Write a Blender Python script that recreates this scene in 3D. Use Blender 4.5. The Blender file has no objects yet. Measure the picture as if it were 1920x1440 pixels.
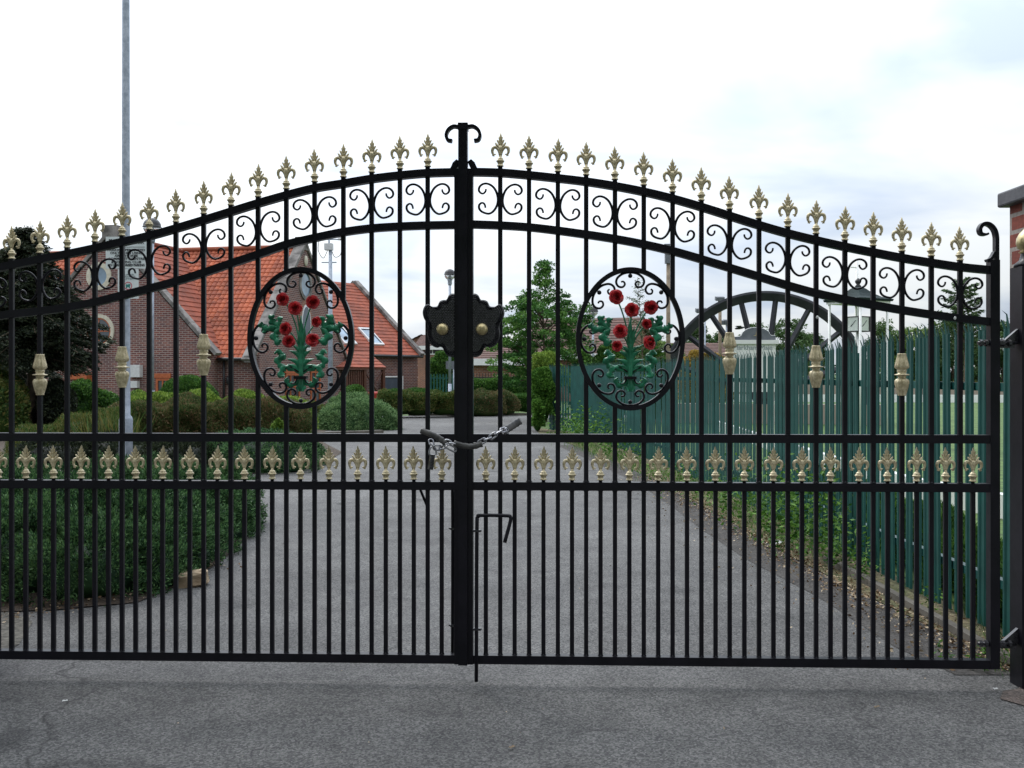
import bpy, math, random
import numpy as np
from mathutils import Vector, Matrix
random.seed(7)
RNG = np.random.default_rng(11)
R = math.radians
PI = math.pi
SC = bpy.context.scene
COL = SC.collection

# ------------------------------------------------------------------ camera
F = 35.0 / 36.0 * 1920.0
H = 1.35                       # eye height
HOR = 700.0                    # horizon row in the 1920x1440 photograph
cam_d = bpy.data.cameras.new("camera")
cam_d.lens = 35.0; cam_d.sensor_width = 36.0
cam_d.shift_y = -(720.0 - HOR) / 1920.0
cam_d.clip_start = 0.05; cam_d.clip_end = 3000.0
cam = bpy.data.objects.new("camera", cam_d); COL.objects.link(cam)
cam.location = (0, 0, H); cam.rotation_euler = (R(90), 0, 0)
SC.camera = cam

# ------------------------------------------------------------------ sky, sun, exposure
SUN_EL, SUN_AZ = 48.0, -38.0    # azimuth from +Y (view direction), negative = left
SC.view_settings.view_transform = 'Standard'
SC.view_settings.look = 'None'
SC.view_settings.gamma = 1.0
SC.view_settings.exposure = 0.21
SC.render.film_transparent = False
w = bpy.data.worlds.new("World"); SC.world = w; w.use_nodes = True
nt = w.node_tree; nt.nodes.clear()
def wn(t, **k):
    n = nt.nodes.new(t)
    for a, b in k.items(): setattr(n, a, b)
    return n
out = wn('ShaderNodeOutputWorld')
sky = wn('ShaderNodeTexSky', sky_type='NISHITA'); sky.sun_disc = False
sky.sun_elevation = R(SUN_EL); sky.sun_rotation = R(SUN_AZ)
bg1 = wn('ShaderNodeBackground'); bg1.inputs[1].default_value = 0.12
nt.links.new(sky.outputs[0], bg1.inputs[0])
tc = wn('ShaderNodeTexCoord')
sep = wn('ShaderNodeSeparateXYZ'); nt.links.new(tc.outputs['Generated'], sep.inputs[0])
zc = wn('ShaderNodeMath', operation='MAXIMUM'); nt.links.new(sep.outputs[2], zc.inputs[0]); zc.inputs[1].default_value = 0.0
za = wn('ShaderNodeMath', operation='ADD'); nt.links.new(zc.outputs[0], za.inputs[0]); za.inputs[1].default_value = 0.16
dx = wn('ShaderNodeMath', operation='DIVIDE'); nt.links.new(sep.outputs[0], dx.inputs[0]); nt.links.new(za.outputs[0], dx.inputs[1])
dy = wn('ShaderNodeMath', operation='DIVIDE'); nt.links.new(sep.outputs[1], dy.inputs[0]); nt.links.new(za.outputs[0], dy.inputs[1])
cmb = wn('ShaderNodeCombineXYZ'); nt.links.new(dx.outputs[0], cmb.inputs[0]); nt.links.new(dy.outputs[0], cmb.inputs[1])
nz = wn('ShaderNodeTexNoise'); nt.links.new(cmb.outputs[0], nz.inputs['Vector'])
nz.inputs['Scale'].default_value = 0.9; nz.inputs['Detail'].default_value = 5.0; nz.inputs['Roughness'].default_value = 0.5; nz.inputs['Distortion'].default_value = 0.5
# overcast cloud: brighter high up (as an overcast sky is) and towards the sun's side
ramp = wn('ShaderNodeValToRGB'); nt.links.new(nz.outputs[0], ramp.inputs[0])
ramp.color_ramp.elements[0].position = 0.36; ramp.color_ramp.elements[0].color = (0.56, 0.65, 0.80, 1)
ramp.color_ramp.elements[1].position = 0.58; ramp.color_ramp.elements[1].color = (0.95, 0.98, 1.0, 1)
el = wn('ShaderNodeMapRange'); nt.links.new(sep.outputs[2], el.inputs[0])
el.inputs[1].default_value = 0.0; el.inputs[2].default_value = 0.8; el.inputs[3].default_value = 0.67; el.inputs[4].default_value = 2.0
sdir = Vector((math.sin(R(SUN_AZ)) * math.cos(R(SUN_EL)), math.cos(R(SUN_AZ)) * math.cos(R(SUN_EL)), math.sin(R(SUN_EL))))
dt = wn('ShaderNodeVectorMath', operation='DOT_PRODUCT'); nt.links.new(tc.outputs['Generated'], dt.inputs[0]); dt.inputs[1].default_value = sdir
sr = wn('ShaderNodeMapRange'); nt.links.new(dt.outputs['Value'], sr.inputs[0])
sr.inputs[1].default_value = 0.25; sr.inputs[2].default_value = 1.0; sr.inputs[3].default_value = 0.90; sr.inputs[4].default_value = 1.6
ml = wn('ShaderNodeMath', operation='MULTIPLY'); nt.links.new(el.outputs[0], ml.inputs[0]); nt.links.new(sr.outputs[0], ml.inputs[1])
bg2 = wn('ShaderNodeBackground'); nt.links.new(ramp.outputs[0], bg2.inputs[0]); nt.links.new(ml.outputs[0], bg2.inputs[1])
mx = wn('ShaderNodeMixShader'); mx.inputs[0].default_value = 0.9
nt.links.new(bg1.outputs[0], mx.inputs[1]); nt.links.new(bg2.outputs[0], mx.inputs[2])
nt.links.new(mx.outputs[0], out.inputs[0])

sun_d = bpy.data.lights.new("sun", 'SUN'); sun_d.energy = 0.9; sun_d.angle = R(14); sun_d.color = (1.0, 0.965, 0.91)
sun = bpy.data.objects.new("sun", sun_d); COL.objects.link(sun)
sun.rotation_euler = (-sdir).to_track_quat('-Z', 'Y').to_euler()
sun.location = (-20, 30, 40)

# ------------------------------------------------------------------ projection helpers
def P(px, py, d):
    return Vector(((px - 960) * d / F, d, H - (py - HOR) * d / F))
def PX(px, d): return (px - 960) * d / F
def PZ(py, d): return H - (py - HOR) * d / F
def GD(py): return F * H / (py - HOR)
def G0(px, py):
    d = GD(py); return ((px - 960) * d / F, d)

# ------------------------------------------------------------------ scene helpers
def tag(o, label=None, cat=None, group=None, kind=None):
    if label: o["label"] = label
    if cat: o["category"] = cat
    if group: o["group"] = group
    if kind: o["kind"] = kind
    return o
def thing(name, label, cat, loc=(0, 0, 0), rz=0.0, group=None):
    o = bpy.data.objects.new(name, None); COL.objects.link(o)
    o.location = loc; o.rotation_euler = (0, 0, rz); o.empty_display_size = 0.2
    return tag(o, label, cat, group)
def world_loc(p):
    v = Vector((0, 0, 0))
    while p is not None:
        v = v + p.location; p = p.parent
    return v
def put(name, mesh, parent=None, loc=(0, 0, 0), rot=(0, 0, 0), scale=None):
    o = bpy.data.objects.new(name, mesh); COL.objects.link(o)
    o.location = loc; o.rotation_euler = rot
    if scale: o.scale = scale
    if parent: o.parent = parent
    return o

def catmull(pts, n=6, closed=False):
    pts = [Vector(p) for p in pts]; out = []; N = len(pts)
    for i in range(N if closed else N - 1):
        if closed:
            a, b, c, d = pts[(i - 1) % N], pts[i], pts[(i + 1) % N], pts[(i + 2) % N]
        else:
            b, c = pts[i], pts[i + 1]
            a = pts[i - 1] if i > 0 else b * 2 - c
            d = pts[i + 2] if i + 2 < N else c * 2 - b
        for k in range(n):
            t = k / n
            out.append(0.5 * ((2 * b) + (c - a) * t + (2 * a - 5 * b + 4 * c - d) * t * t + (3 * b - a - 3 * c + d) * t ** 3))
    if not closed: out.append(pts[-1])
    return out

class MB:
    """collects shapes, then links them as ONE mesh object"""
    def __init__(s): s.v = []; s.f = []; s.uv = {}; s.sm = []
    def quad(s, a, b, c, d, uv=None, smooth=False):
        i = len(s.v); s.v += [tuple(a), tuple(b), tuple(c), tuple(d)]
        if uv: s.uv[len(s.f)] = uv
        s.f.append((i, i + 1, i + 2, i + 3)); s.sm.append(smooth)
    def poly(s, pts, uv=None, smooth=False):
        i = len(s.v); s.v += [tuple(p) for p in pts]
        if uv: s.uv[len(s.f)] = uv
        s.f.append(tuple(range(i, i + len(pts)))); s.sm.append(smooth)
    def box(s, x0, x1, y0, y1, z0, z1, M=None, bev=0.0):
        if bev > 0:
            b = bev; i = len(s.v); P8 = []
            # chamfered along z edges only
            ring = [(x0 + b, y0), (x1 - b, y0), (x1, y0 + b), (x1, y1 - b), (x1 - b, y1), (x0 + b, y1), (x0, y1 - b), (x0, y0 + b)]
            for z in (z0, z1):
                for (x, y) in ring: P8.append(Vector((x, y, z)))
            if M: P8 = [M @ p for p in P8]
            s.v += [tuple(p) for p in P8]
            for k in range(8):
                s.f.append((i + k, i + (k + 1) % 8, i + 8 + (k + 1) % 8, i + 8 + k)); s.sm.append(False)
            s.f.append(tuple(i + 7 - k for k in range(8))); s.sm.append(False)
            s.f.append(tuple(i + 8 + k for k in range(8))); s.sm.append(False)
            return
        p = [Vector(c) for c in ((x0, y0, z0), (x1, y0, z0), (x1, y1, z0), (x0, y1, z0), (x0, y0, z1), (x1, y0, z1), (x1, y1, z1), (x0, y1, z1))]
        if M: p = [M @ q for q in p]
        i = len(s.v); s.v += [tuple(q) for q in p]
        for f in ((0, 3, 2, 1), (4, 5, 6, 7), (0, 1, 5, 4), (1, 2, 6, 5), (2, 3, 7, 6), (3, 0, 4, 7)):
            s.f.append(tuple(i + k for k in f)); s.sm.append(False)
    def tube(s, pts, r, n=8, closed=False, caps=True, sx=1.0, ref=None):
        pts = [Vector(p) for p in pts]; N = len(pts)
        rr = r if isinstance(r, (list, tuple)) else [r] * N
        base = len(s.v); prev = None
        for i, p in enumerate(pts):
            if closed: t = (pts[(i + 1) % N] - pts[i - 1])
            else: t = pts[min(i + 1, N - 1)] - pts[max(i - 1, 0)]
            if t.length < 1e-9: t = Vector((0, 0, 1))
            t.normalize()
            if prev is None:
                a = Vector(ref) if ref else (Vector((0, 1, 0)) if abs(t.y) < 0.9 else Vector((1, 0, 0)))
            else: a = prev
            a = (a - t * a.dot(t))
            if a.length < 1e-6: a = t.orthogonal()
            a.normalize(); prev = a
            b = t.cross(a)
            for k in range(n):
                th = 2 * PI * k / n
                q = p + a * (math.cos(th) * rr[i] * sx) + b * (math.sin(th) * rr[i])
                s.v.append(tuple(q))
        M_ = N if closed else N - 1
        for i in range(M_):
            for k in range(n):
                a0 = base + i * n + k; a1 = base + i * n + (k + 1) % n
                j = (i + 1) % N
                b0 = base + j * n + k; b1 = base + j * n + (k + 1) % n
                s.f.append((a0, a1, b1, b0)); s.sm.append(n > 4)
        if caps and not closed:
            s.f.append(tuple(base + n - 1 - k for k in range(n))); s.sm.append(False)
            s.f.append(tuple(base + (N - 1) * n + k for k in range(n))); s.sm.append(False)
    def ribbon(s, pts, w, d, closed=False, v0=0.0):
        """rectangular bar swept along a path in the x-z plane: w in plane, d in y"""
        pts = [Vector((p[0], 0, p[-1])) for p in pts]; N = len(pts); base = len(s.v)
        ww = w if isinstance(w, (list, tuple)) else [w] * N
        for i, p in enumerate(pts):
            if closed: t = pts[(i + 1) % N] - pts[i - 1]
            else: t = pts[min(i + 1, N - 1)] - pts[max(i - 1, 0)]
            t.normalize(); nrm = Vector((-t.z, 0, t.x))
            for (a, b) in ((-1, -1), (1, -1), (1, 1), (-1, 1)):
                q = p + nrm * (a * ww[i] / 2); s.v.append((q.x, v0 + b * d / 2, q.z))
        for i in range(N if closed else N - 1):
            j = (i + 1) % N
            for k in range(4):
                s.f.append((base + i * 4 + k, base + i * 4 + (k + 1) % 4, base + j * 4 + (k + 1) % 4, base + j * 4 + k)); s.sm.append(False)
        if not closed:
            s.f.append((base + 3, base + 2, base + 1, base)); s.sm.append(False)
            e = base + (N - 1) * 4; s.f.append((e, e + 1, e + 2, e + 3)); s.sm.append(False)
    def lathe(s, prof, n=20, c=(0, 0, 0), flute=0, amp=0.0, fl=None, axis='z', sy=1.0):
        base = len(s.v); c = Vector(c)
        for i, (r, z) in enumerate(prof):
            for k in range(n):
                th = 2 * PI * k / n; q = r
                if flute and (fl is None or fl(i)): q = r * (1 + amp * math.cos(flute * th))
                x, y = q * math.cos(th), q * math.sin(th) * sy
                if axis == 'z': s.v.append((c.x + x, c.y + y, c.z + z))
                else: s.v.append((c.x + x, c.y - z, c.z + y))
        for i in range(len(prof) - 1):
            for k in range(n):
                s.f.append((base + i * n + k, base + i * n + (k + 1) % n, base + (i + 1) * n + (k + 1) % n, base + (i + 1) * n + k)); s.sm.append(True)
        s.f.append(tuple(base + n - 1 - k for k in range(n))); s.sm.append(False)
        e = base + (len(prof) - 1) * n; s.f.append(tuple(e + k for k in range(n))); s.sm.append(False)
    def ball(s, c, rx, ry=None, rz=None, n=10, m=7, M=None):
        ry = ry or rx; rz = rz or rx; base = len(s.v); c = Vector(c)
        for i in range(m + 1):
            ph = PI * i / m
            for k in range(n):
                th = 2 * PI * k / n
                q = Vector((rx * math.sin(ph) * math.cos(th), ry * math.sin(ph) * math.sin(th), rz * math.cos(ph)))
                if M: q = M @ q
                s.v.append(tuple(c + q))
        for i in range(m):
            for k in range(n):
                s.f.append((base + i * n + k, base + (i + 1) * n + k, base + (i + 1) * n + (k + 1) % n, base + i * n + (k + 1) % n)); s.sm.append(True)
    def prism(s, outline, y0, y1, fr=None):
        """outline in (x,z), extruded in y from y0 to y1; uv in metres"""
        n = len(outline); f = fr or (lambda p: p)
        A = [f(Vector((x, y0, z))) for x, z in outline]; B = [f(Vector((x, y1, z))) for x, z in outline]
        s.poly(A, uv=[(x, z) for x, z in outline])
        s.poly(B[::-1], uv=[(x, z) for x, z in outline][::-1])
        for i in range(n):
            j = (i + 1) % n; dz = outline[j][1] - outline[i][1]; dxx = outline[j][0] - outline[i][0]
            if abs(dz) > abs(dxx): uv = [(y0, outline[i][1]), (y1, outline[i][1]), (y1, outline[j][1]), (y0, outline[j][1])]
            else: uv = [(outline[i][0], y0), (outline[i][0], y1), (outline[j][0], y1), (outline[j][0], y0)]
            s.quad(A[i], B[i], B[j], A[j], uv=uv)
    def grid(s, pts, smooth=True, uvs=None):
        R_ = len(pts); C_ = len(pts[0]); base = len(s.v)
        for row in pts:
            for p in row: s.v.append(tuple(p))
        for i in range(R_ - 1):
            for j in range(C_ - 1):
                if uvs: s.uv[len(s.f)] = [uvs[i][j], uvs[i][j + 1], uvs[i + 1][j + 1], uvs[i + 1][j]]
                s.f.append((base + i * C_ + j, base + i * C_ + j + 1, base + (i + 1) * C_ + j + 1, base + (i + 1) * C_ + j)); s.sm.append(smooth)
    def mesh(s, name, mat, off=(0, 0, 0)):
        me = bpy.data.meshes.new(name)
        V = np.array(s.v, dtype=np.float64) - np.array(tuple(off))
        me.from_pydata(V.tolist(), [], s.f)
        me.polygons.foreach_set('use_smooth', s.sm)
        if s.uv:
            ul = me.uv_layers.new(name='UVMap'); li = 0
            data = np.zeros((len(me.loops), 2), dtype=np.float32)
            for fi, f in enumerate(s.f):
                u = s.uv.get(fi)
                if u:
                    for k in range(len(f)): data[li + k] = u[k]
                li += len(f)
            ul.data.foreach_set('uv', data.ravel())
        me.materials.append(mat); me.update()
        return me
    def build(s, name, mat, parent=None, world=True):
        off = world_loc(parent) if (parent is not None and world) else (0, 0, 0)
        return put(name, s.mesh(name, mat, off), parent)

# ------------------------------------------------------------------ materials
def newmat(name):
    m = bpy.data.materials.new(name); m.use_nodes = True
    n = m.node_tree; b = n.nodes['Principled BSDF']
    return m, n, b
def noise(n, vec, scale, detail=3, rough=0.55):
    t = n.nodes.new('ShaderNodeTexNoise'); t.inputs['Scale'].default_value = scale
    t.inputs['Detail'].default_value = detail; t.inputs['Roughness'].default_value = rough
    n.links.new(vec, t.inputs['Vector']); return t
def ramp2(n, fac, c0, c1, p0=0.35, p1=0.65):
    r = n.nodes.new('ShaderNodeValToRGB'); n.links.new(fac, r.inputs[0])
    r.color_ramp.elements[0].position = p0; r.color_ramp.elements[0].color = (*c0, 1)
    r.color_ramp.elements[1].position = p1; r.color_ramp.elements[1].color = (*c1, 1)
    return r
def mixc(n, fac, a, b, mode='MIX'):
    m = n.nodes.new('ShaderNodeMix'); m.data_type = 'RGBA'; m.blend_type = mode
    if isinstance(fac, float): m.inputs[0].default_value = fac
    else: n.links.new(fac, m.inputs[0])
    for k, c in ((6, a), (7, b)):
        if isinstance(c, tuple): m.inputs[k].default_value = (*c, 1)
        else: n.links.new(c, m.inputs[k])
    return m.outputs[2]
def bump(n, b, h, strength, dist):
    u = n.nodes.new('ShaderNodeBump'); u.inputs['Strength'].default_value = strength; u.inputs['Distance'].default_value = dist
    n.links.new(h, u.inputs['Height']); n.links.new(u.outputs[0], b.inputs['Normal']); return u
def objc(n):
    return n.nodes.new('ShaderNodeTexCoord').outputs['Object']
def simple(name, c0, c1=None, rough=0.5, metal=0.0, scale=12.0, bmp=0.0, spec=0.45, p0=0.35, p1=0.65):
    m, n, b = newmat(name); oc = objc(n); t = noise(n, oc, scale, 4)
    r = ramp2(n, t.outputs[0], c0, c1 or tuple(x * 1.25 for x in c0), p0, p1)
    n.links.new(r.outputs[0], b.inputs['Base Color'])
    b.inputs['Roughness'].default_value = rough; b.inputs['Metallic'].default_value = metal
    b.inputs['Specular IOR Level'].default_value = spec
    t2 = noise(n, oc, scale * 3, 3)
    mr = n.nodes.new('ShaderNodeMapRange'); n.links.new(t2.outputs[0], mr.inputs[0])
    mr.inputs[3].default_value = rough - 0.08; mr.inputs[4].default_value = rough + 0.1
    n.links.new(mr.outputs[0], b.inputs['Roughness'])
    if bmp: bump(n, b, t2.outputs[0], bmp, 0.004)
    return m
M_BLACK = simple('black_gate_paint', (0.004, 0.004, 0.007), (0.009, 0.008, 0.013), rough=0.34, scale=9, bmp=0.1, spec=0.27)
M_BLACKMAT = simple('black_cast_iron', (0.014, 0.014, 0.017), (0.036, 0.036, 0.042), rough=0.26, scale=30, bmp=0.1, spec=0.7)
M_GOLD = simple('gold_paint', (0.46, 0.38, 0.22), (0.80, 0.69, 0.46), rough=0.36, metal=0.25, scale=60, bmp=0.25)
M_GOLDBALL = simple('brass_gold', (0.46, 0.37, 0.18), (0.60, 0.50, 0.28), rough=0.32, metal=0.6, scale=20)
M_ROSE = simple('red_rose_paint', (0.26, 0.01, 0.016), (0.78, 0.06, 0.07), rough=0.34, scale=75, bmp=0.3, p0=0.38, p1=0.6)
M_LEAFP = simple('green_leaf_paint', (0.008, 0.13, 0.06), (0.03, 0.27, 0.14), rough=0.3, scale=35, bmp=0.15)
M_GALV = simple('galvanised_steel', (0.27, 0.31, 0.37), (0.42, 0.46, 0.53), rough=0.5, metal=0.25, scale=14, bmp=0.1)
M_CHAIN = simple('chain_steel', (0.30, 0.30, 0.33), (0.5, 0.5, 0.52), rough=0.35, metal=0.85, scale=60)
M_SLEEVE = simple('grey_plastic_sleeve', (0.035, 0.035, 0.035), (0.11, 0.105, 0.10), rough=0.35, scale=30)
M_PALE = simple('green_palisade_paint', (0.004, 0.056, 0.049), (0.010, 0.092, 0.078), rough=0.42, scale=5, bmp=0.05)
M_WHITE = simple('white_paint', (0.70, 0.70, 0.68), (0.80, 0.80, 0.78), rough=0.45, scale=6)
M_SIGN = simple('sign_white', (0.60, 0.66, 0.66), (0.66, 0.71, 0.71), rough=0.4, scale=6)
M_INK = simple('sign_lettering', (0.015, 0.015, 0.02), (0.02, 0.02, 0.03), rough=0.5)
M_INKGREY = simple('sign_small_print', (0.22, 0.27, 0.29), (0.26, 0.3, 0.32), rough=0.5)
M_INKTEAL = simple('sign_teal', (0.02, 0.17, 0.15), (0.03, 0.2, 0.18), rough=0.5)
M_INKRED = simple('sign_red', (0.5, 0.06, 0.1), (0.55, 0.09, 0.12), rough=0.5)
M_COPING = simple('coping_stone', (0.07, 0.065, 0.06), (0.26, 0.24, 0.225), rough=0.85, scale=2.2, bmp=0.3)
M_PIERCAP = simple('dark_coping', (0.055, 0.055, 0.065), (0.085, 0.085, 0.095), rough=0.55, scale=14, bmp=0.2)
M_CREAM = simple('cream_stone', (0.46, 0.42, 0.33), (0.56, 0.52, 0.42), rough=0.8, scale=8)
M_ORANGE = simple('orange_stained_timber', (0.30, 0.07, 0.02), (0.42, 0.11, 0.035), rough=0.5, scale=9)
M_DARKWOOD = simple('dark_brown_timber', (0.055, 0.018, 0.010), (0.10, 0.035, 0.02), rough=0.55, scale=12)
M_POLEWOOD = simple('weathered_pole', (0.17, 0.13, 0.09), (0.27, 0.21, 0.15), rough=0.85, scale=8, bmp=0.3)
M_GUTTER = simple('gutter_black', (0.014, 0.014, 0.016), (0.022, 0.022, 0.024), rough=0.4)
M_GREYDOOR = simple('slate_grey_panel', (0.045, 0.06, 0.085), (0.06, 0.078, 0.105), rough=0.5, scale=4)
M_WHEEL = simple('wheel_dark_paint', (0.016, 0.017, 0.024), (0.035, 0.035, 0.045), rough=0.6, scale=3, bmp=0.1)
M_BARK = simple('bark', (0.06, 0.045, 0.03), (0.13, 0.10, 0.07), rough=0.9, scale=10, bmp=0.5)
M_SAND = simple('sandstone', (0.26, 0.19, 0.12), (0.40, 0.31, 0.21), rough=0.9, scale=12, bmp=0.5)
M_ROOFDARK = simple('slate_green_roof', (0.010, 0.02, 0.02), (0.018, 0.032, 0.032), rough=0.75, scale=8, spec=0.2)
M_CLOCK = simple('clock_face', (0.62, 0.66, 0.62), (0.7, 0.73, 0.7), rough=0.35)
M_RED = simple('red_bin', (0.35, 0.03, 0.02), (0.4, 0.04, 0.03), rough=0.5)
M_FASCIA = simple('white_upvc', (0.66, 0.66, 0.67), (0.74, 0.74, 0.75), rough=0.4)
M_SHUTTER = simple('grey_board', (0.10, 0.11, 0.13), (0.14, 0.15, 0.17), rough=0.6)
M_LIGHTBOX = simple('pale_grey_enamel', (0.5, 0.5, 0.5), (0.6, 0.6, 0.6), rough=0.4)

def glassy(name, c, rough=0.08):
    m, n, b = newmat(name); oc = objc(n); t = noise(n, oc, 1.3, 3)
    r = ramp2(n, t.outputs[0], c, tuple(min(1, x * 1.8 + 0.01) for x in c)); n.links.new(r.outputs[0], b.inputs['Base Color'])
    b.inputs['Roughness'].default_value = rough; b.inputs['Specular IOR Level'].default_value = 0.8
    return m
M_GLASS = glassy('window_glass', (0.03, 0.04, 0.05))
M_GLASSB = glassy('blue_window_glass', (0.12, 0.18, 0.24))
def clear_glass():
    m, n, b = newmat('lamp_glass'); b.inputs['Base Color'].default_value = (0.85, 0.88, 0.9, 1)
    b.inputs['Roughness'].default_value = 0.1; b.inputs['Transmission Weight'].default_value = 0.75; b.inputs['IOR'].default_value = 1.1
    return m
M_CLEAR = clear_glass()

def brick(name, c1, c2, mortar, bw=0.225, rh=0.075, ms=0.010, rough=0.85):
    m, n, b = newmat(name); uv = n.nodes.new('ShaderNodeUVMap').outputs[0]
    t = n.nodes.new('ShaderNodeTexBrick'); n.links.new(uv, t.inputs['Vector'])
    t.inputs['Scale'].default_value = 1.0; t.inputs['Brick Width'].default_value = bw; t.inputs['Row Height'].default_value = rh
    t.inputs['Mortar Size'].default_value = ms; t.inputs['Mortar Smooth'].default_value = 0.1; t.inputs['Bias'].default_value = 0.0
    t.inputs['Color1'].default_value = (*c1, 1); t.inputs['Color2'].default_value = (*c2, 1); t.inputs['Mortar'].default_value = (*mortar, 1)
    a = noise(n, uv, 0.7, 4); v = ramp2(n, a.outputs[0], (0.72, 0.72, 0.74), (1.15, 1.1, 1.08), 0.3, 0.7)
    c = mixc(n, 1.0, t.outputs['Color'], v.outputs[0], 'MULTIPLY')
    a2 = noise(n, uv, 40, 3); v2 = ramp2(n, a2.outputs[0], (0.75, 0.75, 0.75), (1.2, 1.2, 1.2), 0.3, 0.7)
    c = mixc(n, 1.0, c, v2.outputs[0], 'MULTIPLY')
    n.links.new(c, b.inputs['Base Color']); b.inputs['Roughness'].default_value = rough
    inv = n.nodes.new('ShaderNodeMath'); inv.operation = 'SUBTRACT'; inv.inputs[0].default_value = 1.0; n.links.new(t.outputs['Fac'], inv.inputs[1])
    bump(n, b, inv.outputs[0], 0.5, 0.006)
    return m
M_BRICK = brick('hall_brick', (0.20, 0.068, 0.052), (0.095, 0.036, 0.040), (0.32, 0.27, 0.24), ms=0.011)
M_BRICK2 = brick('pier_brick', (0.25, 0.055, 0.032), (0.15, 0.035, 0.024), (0.34, 0.30, 0.27), bw=0.25, rh=0.086, ms=0.011)
M_BRICK3 = brick('house_brick', (0.30, 0.115, 0.065), (0.20, 0.07, 0.045), (0.32, 0.27, 0.22))

def tiles(name, c0, c1, pitch=0.24, course=0.3, dark=0.6, lichen=None):
    m, n, b = newmat(name); uv = n.nodes.new('ShaderNodeUVMap').outputs[0]
    t = n.nodes.new('ShaderNodeTexBrick'); n.links.new(uv, t.inputs['Vector'])
    t.inputs['Scale'].default_value = 1.0; t.inputs['Brick Width'].default_value = pitch; t.inputs['Row Height'].default_value = course
    t.offset = 0.0
    t.inputs['Mortar Size'].default_value = 0.004; t.inputs['Bias'].default_value = 0.0
    t.inputs['Color1'].default_value = (*c0, 1); t.inputs['Color2'].default_value = (*c1, 1); t.inputs['Mortar'].default_value = (*tuple(x * dark for x in c0), 1)
    a = noise(n, uv, 0.6, 7, 0.75); v = ramp2(n, a.outputs[0], (0.50, 0.50, 0.48), (1.12, 1.1, 1.1), 0.33, 0.56)
    c = mixc(n, 1.0, t.outputs['Color'], v.outputs[0], 'MULTIPLY')
    n.links.new(c, b.inputs['Base Color']); b.inputs['Roughness'].default_value = 0.8
    return m
M_TILE = tiles('orange_pantile', (0.40, 0.098, 0.038), (0.27, 0.062, 0.028), pitch=0.2, course=0.25)
M_TILE2 = tiles('red_plain_tile', (0.32, 0.076, 0.035), (0.23, 0.054, 0.028), pitch=0.2, course=0.26)
M_TILE3 = tiles('brown_tile', (0.12, 0.06, 0.045), (0.09, 0.045, 0.035), pitch=0.25, course=0.3)

def foliage(name, cols, scale=1.2, rough=0.6, trans=0.25, tone=0.75):
    """cols: dark, mid, light leaf colours"""
    m, n, b = newmat(name); oc = objc(n)
    at = n.nodes.new('ShaderNodeAttribute'); at.attribute_name = 'tone'
    t = noise(n, oc, scale, 3)
    ad = n.nodes.new('ShaderNodeMath'); ad.operation = 'MULTIPLY_ADD'; n.links.new(at.outputs['Fac'], ad.inputs[0]); ad.inputs[1].default_value = tone
    sb = n.nodes.new('ShaderNodeMath'); sb.operation = 'SUBTRACT'; n.links.new(t.outputs[0], sb.inputs[0]); sb.inputs[1].default_value = tone * 0.5
    n.links.new(sb.outputs[0], ad.inputs[2])
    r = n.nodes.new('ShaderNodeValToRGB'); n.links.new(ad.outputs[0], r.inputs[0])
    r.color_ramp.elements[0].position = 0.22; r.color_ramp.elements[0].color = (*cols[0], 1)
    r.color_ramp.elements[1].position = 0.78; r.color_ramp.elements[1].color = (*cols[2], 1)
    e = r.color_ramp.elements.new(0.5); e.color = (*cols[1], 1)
    n.links.new(r.outputs[0], b.inputs['Base Color']); b.inputs['Roughness'].default_value = rough
    b.inputs['Specular IOR Level'].default_value = 0.25
    tr = n.nodes.new('ShaderNodeBsdfTranslucent'); n.links.new(r.outputs[0], tr.inputs[0])
    mxs = n.nodes.new('ShaderNodeMixShader'); mxs.inputs[0].default_value = trans
    o = n.nodes['Material Output']; n.links.new(b.outputs[0], mxs.inputs[1]); n.links.new(tr.outputs[0], mxs.inputs[2]); n.links.new(mxs.outputs[0], o.inputs[0])
    return m
F_JUN = foliage('juniper_dark', ((0.012, 0.042, 0.017), (0.050, 0.125, 0.046), (0.13, 0.25, 0.09)), 2.6)
F_JUN2 = foliage('juniper_sage', ((0.04, 0.10, 0.035), (0.11, 0.21, 0.08), (0.24, 0.36, 0.15)), 5.0)
F_YEW = foliage('conifer_black_green', ((0.008, 0.014, 0.008), (0.018, 0.028, 0.014), (0.045, 0.058, 0.028)), 1.2)
F_BROWN = foliage('hedge_brown_green', ((0.045, 0.085, 0.022), (0.10, 0.125, 0.04), (0.20, 0.125, 0.065)), 1.6)
F_HEDGE = foliage('hedge_green', ((0.022, 0.07, 0.012), (0.05, 0.135, 0.022), (0.11, 0.23, 0.04)), 2.0)
F_MIXH = foliage('hedge_mixed', ((0.03, 0.07, 0.014), (0.075, 0.13, 0.026), (0.17, 0.15, 0.045)), 0.9)
F_LIME = foliage('shrub_lime', ((0.07, 0.14, 0.02), (0.15, 0.25, 0.035), (0.28, 0.38, 0.07)), 2.6)
F_TREE = foliage('maple_leaf', ((0.022, 0.08, 0.014), (0.05, 0.15, 0.026), (0.13, 0.26, 0.05)), 1.2)
F_FAR = foliage('far_tree', ((0.03, 0.065, 0.02), (0.055, 0.11, 0.03), (0.09, 0.16, 0.05)), 0.6)
F_FARL = foliage('far_light', ((0.05, 0.10, 0.025), (0.10, 0.17, 0.04), (0.16, 0.24, 0.06)), 0.6)
F_GOLD = foliage('golden_shrub', ((0.16, 0.12, 0.02), (0.30, 0.20, 0.03), (0.42, 0.28, 0.06)), 0.8)
F_WEED = foliage('weed_green', ((0.025, 0.085, 0.010), (0.065, 0.17, 0.022), (0.15, 0.30, 0.05)), 3.0)
F_SPRUCE = foliage('spruce_green', ((0.03, 0.06, 0.025), (0.06, 0.11, 0.045), (0.11, 0.17, 0.06)), 2.0)
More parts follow.
